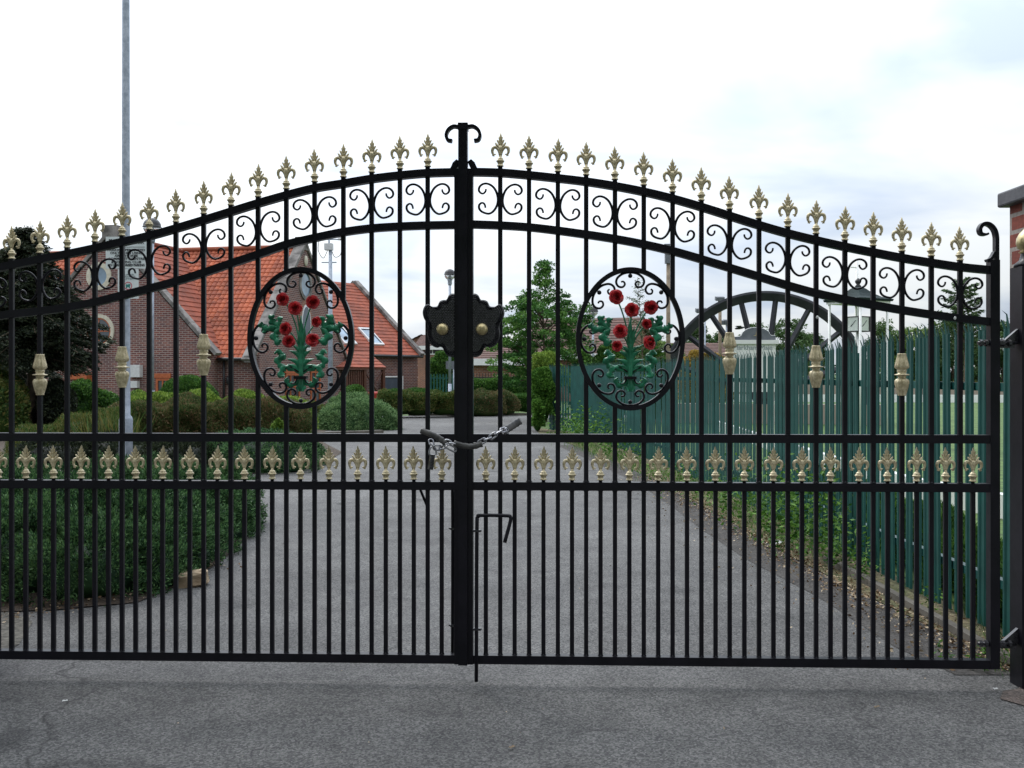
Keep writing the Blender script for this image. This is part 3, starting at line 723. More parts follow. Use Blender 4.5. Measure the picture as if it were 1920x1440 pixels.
    for sg in (-1, 1):   # dark scrolls springing from the band
        mb = MB(); pts = [(597 + sg * 25, 1040), (597 + sg * 75, 1005), (597 + sg * 135, 1010), (597 + sg * 165, 1045)]
        mb.tube(catmull([(zz(x, y)[0], -0.004, zz(x, y)[1]) for x, y in pts], 5), U * 1.5, 7)
        pts = [(597 + sg * 35, 1100), (597 + sg * 55, 1140), (597 + sg * 95, 1145), (597 + sg * 120, 1110)]
        mb.tube(catmull([(zz(x, y)[0], -0.004, zz(x, y)[1]) for x, y in pts], 5), U * 1.5, 7)
        mb.build('tendril', M_BLACK, ring, world=False)
    mb = MB(); x0, z0 = zz(545, 1105); x1, z1 = zz(650, 1078)
    mb.box(x0, x1, -0.022, 0.014, z0, z1); mb.box(x0 - .002, x1 + .002, -0.0245, 0.016, z0 + 0.003, z0 + 0.006); mb.box(x0 - .002, x1 + .002, -0.0245, 0.016, z1 - 0.006, z1 - 0.003)
    mb.build('tie_band', M_BLACK, ring, world=False)
    return (cx, cz, a, b)

def rail_bar(gate, name, tab_or_y, x0=None, x1=None, w=None, d=0.04):
    mb = MB()
    if isinstance(tab_or_y, list): mb.ribbon(curve_pts(tab_or_y), w, d)
    else: mb.box(x0, x1, -d / 2, d / 2, tab_or_y - w / 2, tab_or_y + w / 2)
    return mb.build(name, M_BLACK, gate, world=False)

Z_MID = G(868, 821)[1]; Z_LOW = G(868, 910.5)[1]; Z_BOT = G(868, 1234.5)[1]
BARW = 8.4 * U; PICKW = 7.8 * U

def gate_leaf(side, label):
    g = thing('entrance_gate', label, 'gate', (GX0, GD0, 0), -YAW, 'pair of black and gold entrance gates')
    if side < 0:
        bars = [-28, 22, 75, 126, 178, 229, 280, 330, 382, 433, 484, 537, 590, 644, 697, 750, 802]
        tt, tl, med = topL, lowL, (564.5, 634, 95.3, 127.8); bosses = {75: 741, 229: 727, 382: 704}; scr = [-28, 75, 178, 280, 382, 484, 590, 697, 802]
        u_in, u_out = G(854, 0)[0] + 0, GU(-100)
    else:
        bars = [938, 992, 1046, 1099, 1153, 1207, 1261, 1315, 1368, 1423, 1477, 1530, 1584, 1637, 1691, 1746, 1800]
        tt, tl, med = topR, lowR, (1181.5, 635.5, 97.8, 130.3); bosses = {1368: 702, 1530: 727, 1691: 742}; scr = [938, 1046, 1153, 1261, 1368, 1477, 1584, 1691, 1800]
        u_in, u_out = GU(886), GU(1861)
    ft, fl = interp(tt), interp(tl)
    lo, hi = min(u_in, u_out), max(u_in, u_out)
    rail_bar(g, 'top_rail', tt, w=14.2 * U, d=0.036); rail_bar(g, 'arched_rail', tl, w=14.2 * U, d=0.036)
    rail_bar(g, 'middle_rail', Z_MID, lo, hi, 15.5 * U); rail_bar(g, 'lower_rail', Z_LOW, lo, hi, 15.5 * U); rail_bar(g, 'bottom_rail', Z_BOT, lo, hi, 16 * U)
    m = medallion(g, *med)
    def bar(u, z0, z1, w_, name='bar'):
        mb = MB(); mb.box(-w_ / 2, w_ / 2, -w_ / 2, w_ / 2, z0, z1, bev=w_ * 0.12); mb.lathe([(w_ * .78, z0 - .002), (w_ * .62, z0 + .003), (w_ * .5, z0 + .007)], 8); (mb.lathe([(w_ * .5, z1 - .006), (w_ * .64, z1 - .002), (w_ * .76, z1 + .001)], 8) if name == 'picket' else None); return put(name, mb.mesh(name, M_BLACK), g, (u, 0, 0))
    for b in bars:
        u = GU(b); ztop = G(b, ft(b))[1] + 12.5 * U
        zl = G(b, fl(b))[1]
        q = (u - m[0]) / m[2]
        if abs(q) < 0.93:
            hz = m[3] * math.sqrt(1 - q * q); bar(u, m[1] + hz - 0.002, ztop, BARW); bar(u, Z_LOW + 0.019, m[1] - hz + 0.002, BARW)
        else: bar(u, Z_LOW + 0.019, ztop, BARW)
        put('finial', ME_FIN, g, (u, 0, ztop - 0.001), (R(random.uniform(-1, 1)), R(random.uniform(-1, 1)), R(random.uniform(-7, 7))))
        if b in bosses: put('baluster_boss', ME_BOSS, g, (u, 0, G(b, bosses[b])[1]), (0, 0, random.uniform(0, 1)))
    for b in scr:
        for sg in (-1, 1):
            px = b + sg * 13; mid = (ft(px) + fl(px)) / 2 + 2
            if b in (-28,) and sg < 0: pass
            u = GU(b) - sg * 0.7 * U
            s_ = 1.0 if abs(b - 868) < 400 else 0.99
            put('scroll', ME_C, g, (u, 0, G(px, mid)[1]), (0, R(random.uniform(-1.5, 1.5)), 0), (sg * s_ * 1.085, 1, s_ * random.uniform(0.93, 0.965)))
    # lower pickets with a small finial on each in-between one
    us = [GU(b) for b in bars]; us.sort()
    st = us[1] - us[0]
    mids = [(a + b_) / 2 for a, b_ in zip(us[:-1], us[1:])]
    if side < 0: mids = [us[0] - st / 2] + mids + [us[-1] + st / 2 * 1.02]
    else: mids = [us[0] - st / 2] + mids + [us[-1] + st / 2 * 0.86]
    for u in us: bar(u, Z_BOT + 0.018, Z_LOW - 0.019, PICKW, 'picket')
    for u in mids:
        bar(u, Z_BOT + 0.018, Z_LOW - 0.019, PICKW, 'picket')
        mb = MB(); mb.lathe([(3.4 * U, 0), (3.4 * U, 8 * U)], 10); put('finial_stub', mb.mesh('finial_stub', M_BLACK), g, (u, 0, Z_LOW + 0.017))
        put('finial', ME_FIN, g, (u, 0, Z_LOW + 8 * U + 3.0 * U), (R(random.uniform(-1, 1)), R(random.uniform(-1.5, 1.5)), R(random.uniform(-7, 7))))
    # inner stile
    sgn = side
    mb = MB(); a, b_ = (GU(852.5), GU(870.5)) if side < 0 else (GU(871.3), GU(887.5))
    mb.box(a, b_, -0.024, 0.024, G(868, 1243)[1], G(868, 318)[1])
    mb.build('meeting_stile', M_BLACK, g, world=False)
    # shoulder
    mb = MB(); s0 = a if side < 0 else b_
    mb.ribbon([(s0 - sgn * -5 * U, G(868, 319)[1]), (s0 - sgn * 1 * U, G(868, 312)[1]), (s0 - sgn * 6 * U, G(868, 303)[1])] if False else
              [(s0 + sgn * 5 * U, G(868, 319)[1]), (s0 + sgn * 1 * U, G(868, 315)[1]), (s0 - sgn * 2 * U, G(868, 309)[1]), (s0 - sgn * 7 * U, G(868, 302)[1])], [8 * U, 11 * U, 12 * U, 8 * U], 0.03)
    mb.build('shoulder', M_BLACK, g, world=False)
    # outer stile with crook
    o0, o1 = (GU(-118), GU(-99)) if side < 0 else (GU(1853), GU(1871))
    zt = G(1860, 488)[1]; zb = G(1860, 1252)[1]
    mb = MB(); mb.box(o0, o1, -0.022, 0.022, zb, zt); mb.build('hanging_stile', M_BLACK, g, world=False)
    x_out = o1 - 3.5 * U if side > 0 else o0 + 3.5 * U
    mb = MB(); q = [(0, 0), (0, 25), (-0.5, 45), (-5, 58), (-14, 66), (-24, 66), (-30, 58), (-28, 49), (-20, 47), (-15, 49)]
    mb.ribbon(catmull([(x_out + sgn * x * U, 0, zt + z * U) for x, z in q], 5), [7 * U] * 26 + list(np.linspace(7, 3.5, 20) * U), 0.03)
    mb.build('crook', M_BLACK, g, world=False)
    mb = MB(); mb.ribbon(catmull([(x_out - sgn * 18 * U, 0, zt - 1 * U), (x_out - sgn * 11 * U, 0, zt + 2 * U), (x_out - sgn * 6 * U, 0, zt + 9 * U), (x_out - sgn * 3 * U, 0, zt + 15 * U)], 4), 5 * U, 0.03)
    mb.build('crook_brace', M_BLACK, g, world=False)
    # lock plate with scalloped edge and hammered face
    base = [(440, 1012), (425, 1012), (410, 1022), (398, 1044), (380, 1046), (362, 1054), (350, 1078), (335, 1082), (318, 1080), (300, 1069), (288, 1071), (275, 1090), (270, 1115), (276, 1142), (288, 1165), (296, 1190), (293, 1225), (297, 1252), (308, 1278), (328, 1296), (348, 1303), (366, 1298), (380, 1308), (390, 1330), (404, 1346), (422, 1352), (440, 1352)]
    if side > 0: base = [(980 - x, y) for x, y in base]
    # picture coords of that zoom: 2.88x, offset (700, 200)
    outl = [G(700 + x / 2.88, 200 + y / 2.88) for x, y in base]
    cxx = GU(852 if side < 0 else 888); czz = G(868, 611)[1]
    mb = MB(); outs = catmull([(x, 0, z) for x, z in outl], 4)
    # the outline sampled, built as nested steps
    def loop(k): return [(cxx + (p.x - cxx) * k, czz + (p.z - czz) * k) for p in outs]
    seq = [(1.0, -0.018), (1.0, -0.026), (0.955, -0.0305), (0.935, -0.026), (0.90, -0.0305), (0.88, -0.026), (0.845, -0.030), (0.82, -0.026), (0.02, -0.027)]
    n = len(outs); basei = len(mb.v)
    for k, y in seq:
        for x, z in loop(k): mb.v.append((x, y, z))
    for i in range(len(seq) - 1):
        for j in range(n - 1):
            q = (basei + i * n + j, basei + i * n + j + 1, basei + (i + 1) * n + j + 1, basei + (i + 1) * n + j)
            mb.f.append(q if side < 0 else q[::-1]); mb.sm.append(False)
    mb.poly([(x, -0.018, z) for x, z in loop(1.0)])
    def inpoly(x, z, poly):
        c = False; j = len(poly) - 1
        for i in range(len(poly)):
            if (poly[i][1] > z) != (poly[j][1] > z) and x < (poly[j][0] - poly[i][0]) * (z - poly[i][1]) / (poly[j][1] - poly[i][1]) + poly[i][0]: c = not c
            j = i
        return c
    inner = loop(0.80)
    row = 0; zz_ = czz - 64 * U
    while zz_ < czz + 64 * U:
        xx = cxx - 62 * U + (row % 2) * 2.4 * U
        while xx < cxx + 62 * U:
            if inpoly(xx, zz_, inner): mb.ball((xx, -0.0265, zz_), 2.0 * U, 2.6 * U, 1.2 * U, 6, 4)
            xx += 4.8 * U
        zz_ += 3.0 * U; row += 1
    lp = mb.build('lock_plate', M_BLACKMAT, g, world=False)
    kx, kz = G(832 if side < 0 else 905, 618.5)
    mb = MB(); mb.lathe([(6 * U, 0), (6 * U, 8 * U), (10.2 * U, 10 * U), (11.2 * U, 13 * U), (10.4 * U, 17 * U), (7.5 * U, 20 * U), (3 * U, 21.6 * U), (0.4 * U, 22 * U)], 24, c=(0, 0, 0), axis='y')
    put('knob', mb.mesh('knob', M_GOLDBALL), lp, (kx, -0.026, kz))
    # drop bolt
    mb = MB()
    if side > 0:
        pts = [G(894, 1274), G(895, 1000), G(897, 968), G(903, 964.5), G(950, 965), G(957, 967), G(957.5, 975), G(947, 1014)]
        ys = [-0.03] * 5 + [-0.032, -0.035, -0.05]
        sp = catmull([(x, y, z) for (x, z), y in zip(pts, ys)], 5); mb.tube(sp, 3.5 * U, 8)
        db = mb.build('drop_bolt', M_BLACK, g, world=False)
        for py in (993, 1176):
            x, z = G(897, py); mb = MB(); mb.box(x - 9 * U, x + 5 * U, -0.042, -0.02, z - 2 * U, z + 2 * U); mb.tube([(x - 10 * U, -0.038, z), (x + 7 * U, -0.038, z)], 1.8 * U, 6)
            mb.build('keeper', M_BLACKMAT, g, world=False)
    else:
        pts = [G(847, 1238), G(847.5, 1000), G(847, 912)]
        ys = [0.035, 0.035, 0.035]
        sp = catmull([(x, y, z) for (x, z), y in zip(pts[:3], ys[:3])], 5); mb.tube(sp, 3.2 * U, 8)
        p0 = G(785, 916); p1 = G(800, 955); mb.tube([(p0[0], 0.03, p0[1]), (p1[0], 0.045, p1[1])], 2.6 * U, 8)
        p2 = G(847, 914); mb.tube([(p2[0], 0.035, p2[1]), (p0[0], 0.032, p0[1])], 2.4 * U, 8)
        mb.build('drop_bolt', M_BLACK, g, world=False)
        for py in (993, 1176):
            x, z = G(847, py); mb = MB(); mb.box(x - 4 * U, x + 6 * U, 0.02, 0.045, z - 2 * U, z + 2 * U); mb.tube([(x - 7 * U, 0.03, z), (x + 8 * U, 0.03, z)], 1.6 * U, 6)
            mb.build('keeper', M_BLACKMAT, g, world=False)
    # hinges
    for py in (643, 1207):
        xo = (o0 + o1) / 2; z = G(1860, py)[1]; mb = MB()
        mb.tube([(xo - sgn * 28 * U, 0, z), (xo + sgn * 42 * U, 0, z)], 3.2 * U, 10)
        for dx_ in (-22, -13, 13, 18, 30):
            mb.lathe([(5.6 * U, -2.4 * U), (6.2 * U, -2 * U), (6.2 * U, 2 * U), (5.6 * U, 2.4 * U)], 6, c=(0, 0, 0)) if False else None
            M_ = Matrix.Translation((xo + sgn * dx_ * U, 0, z)) @ Matrix.Rotation(R(90), 4, 'Y')
            pr = [(6.4 * U, -2.4 * U), (6.4 * U, 2.4 * U)]; b0 = len(mb.v)
            for (r_, zz2) in pr:
                for k in range(6): mb.v.append(tuple(M_ @ Vector((r_ * math.cos(k * PI / 3), r_ * math.sin(k * PI / 3), zz2))))
            for k in range(6): mb.f.append((b0 + k, b0 + (k + 1) % 6, b0 + 6 + (k + 1) % 6, b0 + 6 + k)); mb.sm.append(False)
            mb.f.append(tuple(b0 + 5 - k for k in range(6))); mb.sm.append(False); mb.f.append(tuple(b0 + 6 + k for k in range(6))); mb.sm.append(False)
        mb.build('hinge', M_BLACKMAT, g, world=False)
    return g
gateL = gate_leaf(-1, 'left leaf of the black and gold wrought iron gates, cut by the photo edge')
gateR = gate_leaf(1, 'right leaf of the black and gold gates, with crook, drop bolt and centre strip')
# centre cover strip with ram's-horn top, fixed to the right leaf
mb = MB(); a, b_ = GU(860.5), GU(877.5)
mb.box(a, b_, -0.040, -0.0245, G(868, 1243)[1], G(868, 318)[1]); mb.box(a, b_, -0.040, 0.012, G(868, 318)[1], G(868, 246)[1]); mb.box(a - 0.002, b_ + 0.002, -0.042, 0.014, G(868, 246)[1], G(868, 234)[1])
cs = mb.build('cover_strip', M_BLACK, gateR, world=False)
for sg in (-1, 1):
    mb = MB(); q = [(0, 0), (10, 1), (19, -5), (23, -15), (20, -24), (12, -26)]
    x0 = (a if sg < 0 else b_)
    mb.ribbon(catmull([(x0 + sg * x * U, 0, G(868, 240)[1] + z * U) for x, z in q], 5), 6 * U, 0.03, v0=-0.014); mb.build('ram_horn', M_BLACK, cs, world=False)

for px, py in ((1531, 595), (1787, 597)):
    x, z = G(px, py); mb = MB(); mb.ball((x, -.012 if px < 1600 else -.02, z), 2.6 * U, 2.2 * U, 3.4 * U, 8, 6); mb.build('bird_dropping', M_WHITE, gateR, world=False)
# ------------------------------------------------------------------ chain and padlock
def gw(px, py, v=-0.06):
    u, z = G(px, py); c, s_ = math.cos(YAW), math.sin(YAW)
    return Vector((GX0 + u * c + v * s_, GD0 - u * s_ + v * c, z))
ch = thing('security_chain', 'steel chain in torn grey plastic sleeve looped round both gate leaves', 'chain', gw(880, 832))
def link(pa, pb, roll, L_=None, nm='chain_link'):
    pa, pb = Vector(pa), Vector(pb); d = pb - pa; L_ = L_ or d.length; t = d.normalized(); c = (pa + pb) / 2
    s_ = t.cross(Vector((0, 1, 0))).normalized(); up = s_.cross(t)
    s2 = s_ * math.cos(roll) + up * math.sin(roll)
    hw = 4.4 * U; hl = L_ / 2 + 2.0 * U; pts = []
    for k in range(20):
        a_ = 2 * PI * k / 20; x = math.cos(a_) * hw; y = (hl - hw) * (1 if math.sin(a_) > 0 else -1) * (1 if abs(math.sin(a_)) > 1e-6 else 0) + math.sin(a_) * hw
        pts.append(c + t * y + s2 * x)
    mb = MB(); mb.tube(pts, 1.6 * U, 7, closed=True); mb.build(nm, M_CHAIN, ch)
def sleeve(pts, r, nm='plastic_sleeve', flat=0.8):
    mb = MB(); sp = catmull(pts, 6); n = len(sp)
    mb.tube(sp, [r * (1 + 0.10 * math.sin(i * 1.9) + 0.06 * math.sin(i * 4.3)) for i in range(n)], 12, sx=flat); mb.build(nm, M_SLEEVE, ch)
sleeve([gw(792, 806, -.045), gw(812, 813, -.055), gw(826, 820, -.06), gw(838, 829, -.065)], 5.6 * U)
sleeve([gw(854, 829, -.070), gw(870, 833, -.072), gw(888, 835, -.072), gw(906, 830, -.068)], 5.6 * U)
seq = [(838, 826), (847, 828.5), (857, 830)]
for i in range(2): link(gw(*seq[i], -.068), gw(*seq[i + 1], -.07), 0.3 + 1.3 * i)
link(gw(838, 832, -.066), gw(856, 842, -.062), 0.4)
seq = [(900, 829, -.07), (911, 823, -.068), (921, 819, -.066), (931, 812, -.064), (941, 806, -.06), (948, 804, -.045)]
for i in range(5): link(gw(*seq[i]), gw(*seq[i + 1]), 0.35 if i % 2 == 0 else 1.5)
seq = [(948, 805, -.045), (951, 809, -.025), (949, 812, 0.0), (946, 808, .03)]
for i in range(3): link(gw(*seq[i]), gw(*seq[i + 1]), 0.5 + i)
sleeve([gw(944, 808, -.02), gw(954, 803, .01), gw(964, 797, .04), gw(975, 790.5, .07)], 6.8 * U, flat=0.25)
seq = [(809, 824, -.03), (812, 832, -.045), (817, 838, -.05), (828, 838, -.05), (838, 836, -.055)]
for i in range(4): link(gw(*seq[i]), gw(*seq[i + 1]), 0.5 + 1.2 * i)
pk = thing('padlock', 'small worn padlock hanging from the chain at the gate', 'padlock', gw(812, 850, -.05))
mb = MB(); c = gw(812, 862, -.055); mb.box(-4.5 * U, 3.5 * U, -0.014, 0.010, -16 * U, 12 * U, Matrix.Translation(c) @ Matrix.Rotation(R(8), 4, 'Y') @ Matrix.Rotation(R(25), 4, 'Z'), bev=0.003); mb.build('lock_body', M_BLACKMAT, pk)
mb = MB(); c = gw(814, 848, -.055); mb.tube([c + Vector((6.5 * U * math.cos(t), 0.3 * 6 * U * math.cos(t), (13 * U if math.sin(t) > 0 else 6 * U) * math.sin(t))) for t in np.linspace(-0.5, PI + 0.5, 16)], 1.7 * U, 8); mb.build('shackle', M_CHAIN, pk)

# ------------------------------------------------------------------ hinge posts and brick piers
def onion(mb, c, r):
    mb.lathe([(r * .95, -r * 1.75), (r * .95, -r * 1.6), (r * .62, -r * 1.45), (r * .5, -r * 1.2), (r * .72, -r * 1.12), (r * .72, -r * 1.02), (r * .5, -r * .95)], 24, c=c)
for sg, lab_post, lab_pier in ((1, 'black steel gate post with gold onion finial at the right edge', 'red brick gate pier with dark overhanging coping beside the green fence'),
                               (-1, 'black steel gate post carrying the left gate leaf', 'red brick gate pier beyond the left gate leaf')):
    if sg > 0: x0, x1, yc = PX(1894, 4.35), PX(1894, 4.35) + 0.112, 4.30
    else: x1 = PX(-148, 4.42); x0 = x1 - 0.118; yc = 4.47
    ztop = PZ(499, 4.26)
    gp = thing('gate_post', lab_post, 'post', ((x0 + x1) / 2, yc, 0), 0, 'gate posts')
    xc = (x0 + x1) / 2
    mb = MB(); mb.box(x0, x1, yc - 0.06, yc + 0.06, -0.02, ztop, bev=0.008); mb.build('shaft', M_BLACK, gp)
    mb = MB(); mb.lathe([(0.060, ztop), (0.060, ztop + 0.012), (0.038, ztop + 0.03), (0.032, ztop + 0.055), (0.032, ztop + 0.06)], 24, c=(xc, yc, 0)); mb.build('collar', M_BLACK, gp)
    mb = MB(); zb = ztop + 0.058
    mb.lathe([(0.030, zb), (0.040, zb + 0.006), (0.030, zb + 0.014), (0.044, zb + 0.024), (0.051, zb + 0.045), (0.049, zb + 0.066), (0.038, zb + 0.088), (0.020, zb + 0.106), (0.008, zb + 0.120), (0.002, zb + 0.135)], 28, c=(xc, yc, 0)); mb.build('onion_finial', M_GOLDBALL, gp)
    # bracket taking the hinge
    for py in (640, 1205):
        z = PZ(py, 4.26); xs = x0 if sg > 0 else x1; mb = MB()
        mb.poly([(xs, yc - 0.02, z + 0.055), (xs, yc - 0.02, z - 0.01), (xs - sg * 0.075, yc - 0.02, z - 0.01)]); mb.poly([(xs, yc + 0.0, z + 0.055), (xs - sg * 0.075, yc + 0.0, z - 0.01), (xs, yc + 0.0, z - 0.01)])
        mb.quad((xs, yc - 0.02, z + 0.055), (xs - sg * 0.075, yc - 0.02, z - 0.01), (xs - sg * 0.075, yc, z - 0.01), (xs, yc, z + 0.055))
        mb.box(xs - sg * 0.05 - 0.03, xs - sg * 0.05 + 0.03, yc - 0.03, yc + 0.02, z - 0.028, z - 0.011)
        mb.build('hinge_bracket', M_BLACKMAT, gp)
    # pier
    px0 = 2.54 if sg > 0 else -3.25; px1 = px0 + 0.56; y0, y1 = 4.52, 5.08
    pr = thing('brick_pier', lab_pier, 'pier', ((px0 + px1) / 2, 4.8, 0), 0, 'brick gate piers')
    mb = MB(); ring = [(px0, y0), (px1, y0), (px1, y1), (px0, y1)]; u0 = 0.06
    for i in range(4):
        a, b_ = ring[i], ring[(i + 1) % 4]; L_ = math.dist(a, b_)
        mb.quad((a[0], a[1], -.05), (b_[0], b_[1], -.05), (b_[0], b_[1], 2.2), (a[0], a[1], 2.2), uv=[(u0, -.05), (u0 + L_, -.05), (u0 + L_, 2.2), (u0, 2.2)]); u0 += L_ + 0.125
    mb.build('brick_shaft', M_BRICK2, pr)
    mb = MB(); mb.box(px0 - .045, px1 + .045, y0 - .045, y1 + .045, 2.2, 2.275); mb.v[-4:] = mb.v[-4:]
    cpy = mb.build('coping', M_PIERCAP, pr); bv = cpy.modifiers.new('bevel', 'BEVEL'); bv.width = 0.01; bv.segments = 2

# ================================================================== GREEN PALISADE FENCE
def pale_mesh(h=1.67):
    mb = MB(); w_ = 0.094; th = 0.0022
    # W section: x across, y depth
    sec = [(-.5, .009), (-.36, 0), (-.2, 0), (-.08, .007), (.08, .007), (.2, 0), (.36, 0), (.5, .009)]
    zt = h - 0.095
    n = len(sec); b0 = len(mb.v)
    for z in (0.03, zt):
        for x, y in sec: mb.v.append((x * w_, y, z))
    for k in range(n - 1): mb.f.append((b0 + k, b0 + k + 1, b0 + n + k + 1, b0 + n + k)); mb.sm.append(False)
    # three splayed points: left, middle, right, bent outwards
    for (xs, tx, ty, tz) in (((-.5, -.17), -0.058, -0.04, h - 0.045), ((-.17, .17), 0.0, -0.03, h), ((.17, .5), 0.058, -0.04, h - 0.045)):
        a = Vector((xs[0] * w_, 0.008, zt)); b = Vector((xs[1] * w_, 0.008, zt)); m_ = (a + b) / 2
        a2 = a.lerp(Vector((tx, ty, tz)), .55) + Vector((0, -ty * 0.35, 0.02)); b2 = b.lerp(Vector((tx, ty, tz)), .55) + Vector((0, -ty * 0.35, 0.02))
        mb.quad(a, b, b2, a2); mb.poly([a2, b2, Vector((tx, ty, tz))])
    me = mb.mesh('pale', M_PALE); return me
ME_PALE = pale_mesh()
fence = thing('palisade_fence', 'dark green steel palisade fence with splayed spiked tops along the drive', 'fence', (2.43, 6.4, 0))
segs = list(zip(fence_path[:-1], fence_path[1:])); pales = []
dist_acc = 0.0; PITCH = 0.129
tot = sum(math.dist(a, b) for a, b in segs)
s_ = 0.0
def at_s(path, s_):
    for a, b in zip(path[:-1], path[1:]):
        L_ = math.dist(a, b)
        if s_ <= L_: t = s_ / L_; return (a[0] + (b[0] - a[0]) * t, a[1] + (b[1] - a[1]) * t, math.atan2(b[1] - a[1], b[0] - a[0]))
        s_ -= L_
    return None
k = 0
while True:
    q = at_s(fence_path, s_ + 0.04)
    if q is None: break
    pales.append(q); s_ += PITCH
so = None; proto_o = None
def pale_inst(q, nm, par):
    # pales face the drive (left), so the rails are behind them
    return put(nm, ME_PALE, par, Vector((q[0], q[1], 0)) - par.location, (R(random.uniform(-.4, .4)), 0, q[2] + PI + random.uniform(-.02, .02)), (1, 1, float(np.interp(q[1], [5, 7, 9], [1, .975, .955])) * random.uniform(.996, 1.004)))
for q in pales[:99]: pale_inst(q, 'pale', fence)
mb = MB(); pv = [tuple(v.co) for v in ME_PALE.vertices]; pf = [tuple(p.vertices) for p in ME_PALE.polygons]
for q in pales[99:]:
    M_ = Matrix.Translation((q[0], q[1], 0)) @ Matrix.Rotation(q[2] + PI, 4, 'Z') @ Matrix.Diagonal((1, 1, .955, 1)); b0 = len(mb.v)
    mb.v += [tuple(M_ @ Vector(v)) for v in pv]; mb.f += [tuple(i + b0 for i in f) for f in pf]; mb.sm += [False] * len(pf)
tag(mb.build('far_pales', M_PALE, fence), kind='stuff')
for z in (0.28, 1.28):
    for a, b in segs:
        L_ = math.dist(a, b); ang = math.atan2(b[1] - a[1], b[0] - a[0]); mb = MB()
        M_ = Matrix.Translation((a[0], a[1], 0)) @ Matrix.Rotation(ang, 4, 'Z')
        mb.box(0, L_, -0.024, -0.014, z - .022, z + .022, M_); mb.box(0, L_, -0.056, -0.024, z + .014, z + .022, M_)
        mb.build('fence_rail', M_PALE, fence)
for s0 in (0.1, 2.55, 4.5, 7.1, 9.6, 12.1, 14.6, 17.0, 18.9, 19.5):
    q = at_s(fence_path, s0)
    if q is None: continue
    M_ = Matrix.Translation((q[0], q[1], 0)) @ Matrix.Rotation(q[2], 4, 'Z'); mb = MB(); hh = 1.5
    mb.box(-.035, .035, -.066, -.060, 0, hh, M_); mb.box(-.035, .035, -.13, -.124, 0, hh, M_); mb.box(-.003, .003, -.124, -.066, 0, hh, M_)
    mb.build('fence_post', M_PALE, fence)
# a wider gate post standing in the fence line
for s0 in (4.3,):
    q = at_s(fence_path, s0); mb = MB(); M_ = Matrix.Translation((q[0] + .07, q[1], 0)) @ Matrix.Rotation(q[2], 4, 'Z')
    mb.box(-.07, .07, -.12, .02, 0, 1.56, M_); mb.build('wide_post', M_PALE, fence)

# ================================================================== COMMUNITY HALL
HX, HY = -8.31, 40.0
HA = math.atan2(-0.2, 0.98)
hall = thing('community_hall', 'long brick hall with steep orange tiled roofs, stone coped gables and round windows', 'building', (HX, HY, 0))
def HF(p):      # hall frame: x along the front to the right, y away, z up
    c, s_ = math.cos(HA), math.sin(HA)
    return Vector((HX + p[0] * c - p[1] * s_, HY + p[0] * s_ + p[1] * c, p[2]))
def frame_at(o, ang):
    c, s_ = math.cos(ang), math.sin(ang)
    return lambda p: Vector((o[0] + p[0] * c - p[1] * s_, o[1] + p[0] * s_ + p[1] * c, p[2]))
HIN = lambda X, Y: ((X - HX) * math.cos(HA) + (Y - HY) * math.sin(HA), -(X - HX) * math.sin(HA) + (Y - HY) * math.cos(HA))
def roof_slope(fr, a, b, dvec, run, drop, mat, pitch=0.24, course=0.3, amp=0.03, name='roof', parent=None, plain=False):
    """fr frame; ridge from a to b (x,y,z); dvec horizontal unit downhill in frame; tiles as real corrugation"""
    a, b = Vector(a), Vector(b); e = (b - a); L_ = e.length; eu = e.normalized()
    dn = Vector((dvec[0] * run, dvec[1] * run, -drop)); SL = dn.length; du = dn.normalized(); nn = du.cross(eu)
    if nn.z < 0: nn = -nn
    rows, uvs = [], []; nr = int(SL / course)
    nu = int(L_ / pitch * (2 if plain else 5)); 
    for i in range(nr):
        for (t, lift) in ((0.0, 0.0), (0.985, 0.024)):
            v = (i + t) * SL / nr; row, uvr = [], []
            for k in range(nu + 1):
                u = L_ * k / nu; hgt = lift + (0 if plain else amp * (math.sin(2 * PI * u / pitch) * 0.6 + 0.4 * math.sin(4 * PI * u / pitch + 1)))
                row.append(fr(a + eu * u + du * v + nn * hgt)); uvr.append((u, v))
            rows.append(row); uvs.append(uvr)
    mb = MB(); mb.grid(rows, smooth=False, uvs=uvs)
    q = [a, b, b + dn, a + dn]; mb.poly([fr(p - nn * 0.06) for p in q], uv=[(0, 0)] * 4)
    mb.quad(fr(a + dn), fr(b + dn), fr(b + dn - nn * .06), fr(a + dn - nn * .06), uv=[(0, 0)] * 4)
    return mb.build(name, mat, parent)
def wallprism(fr, outline, y0, y1, mat, name, parent):
    mb = MB(); mb.prism(outline, y0, y1, fr); return mb.build(name, mat, parent)
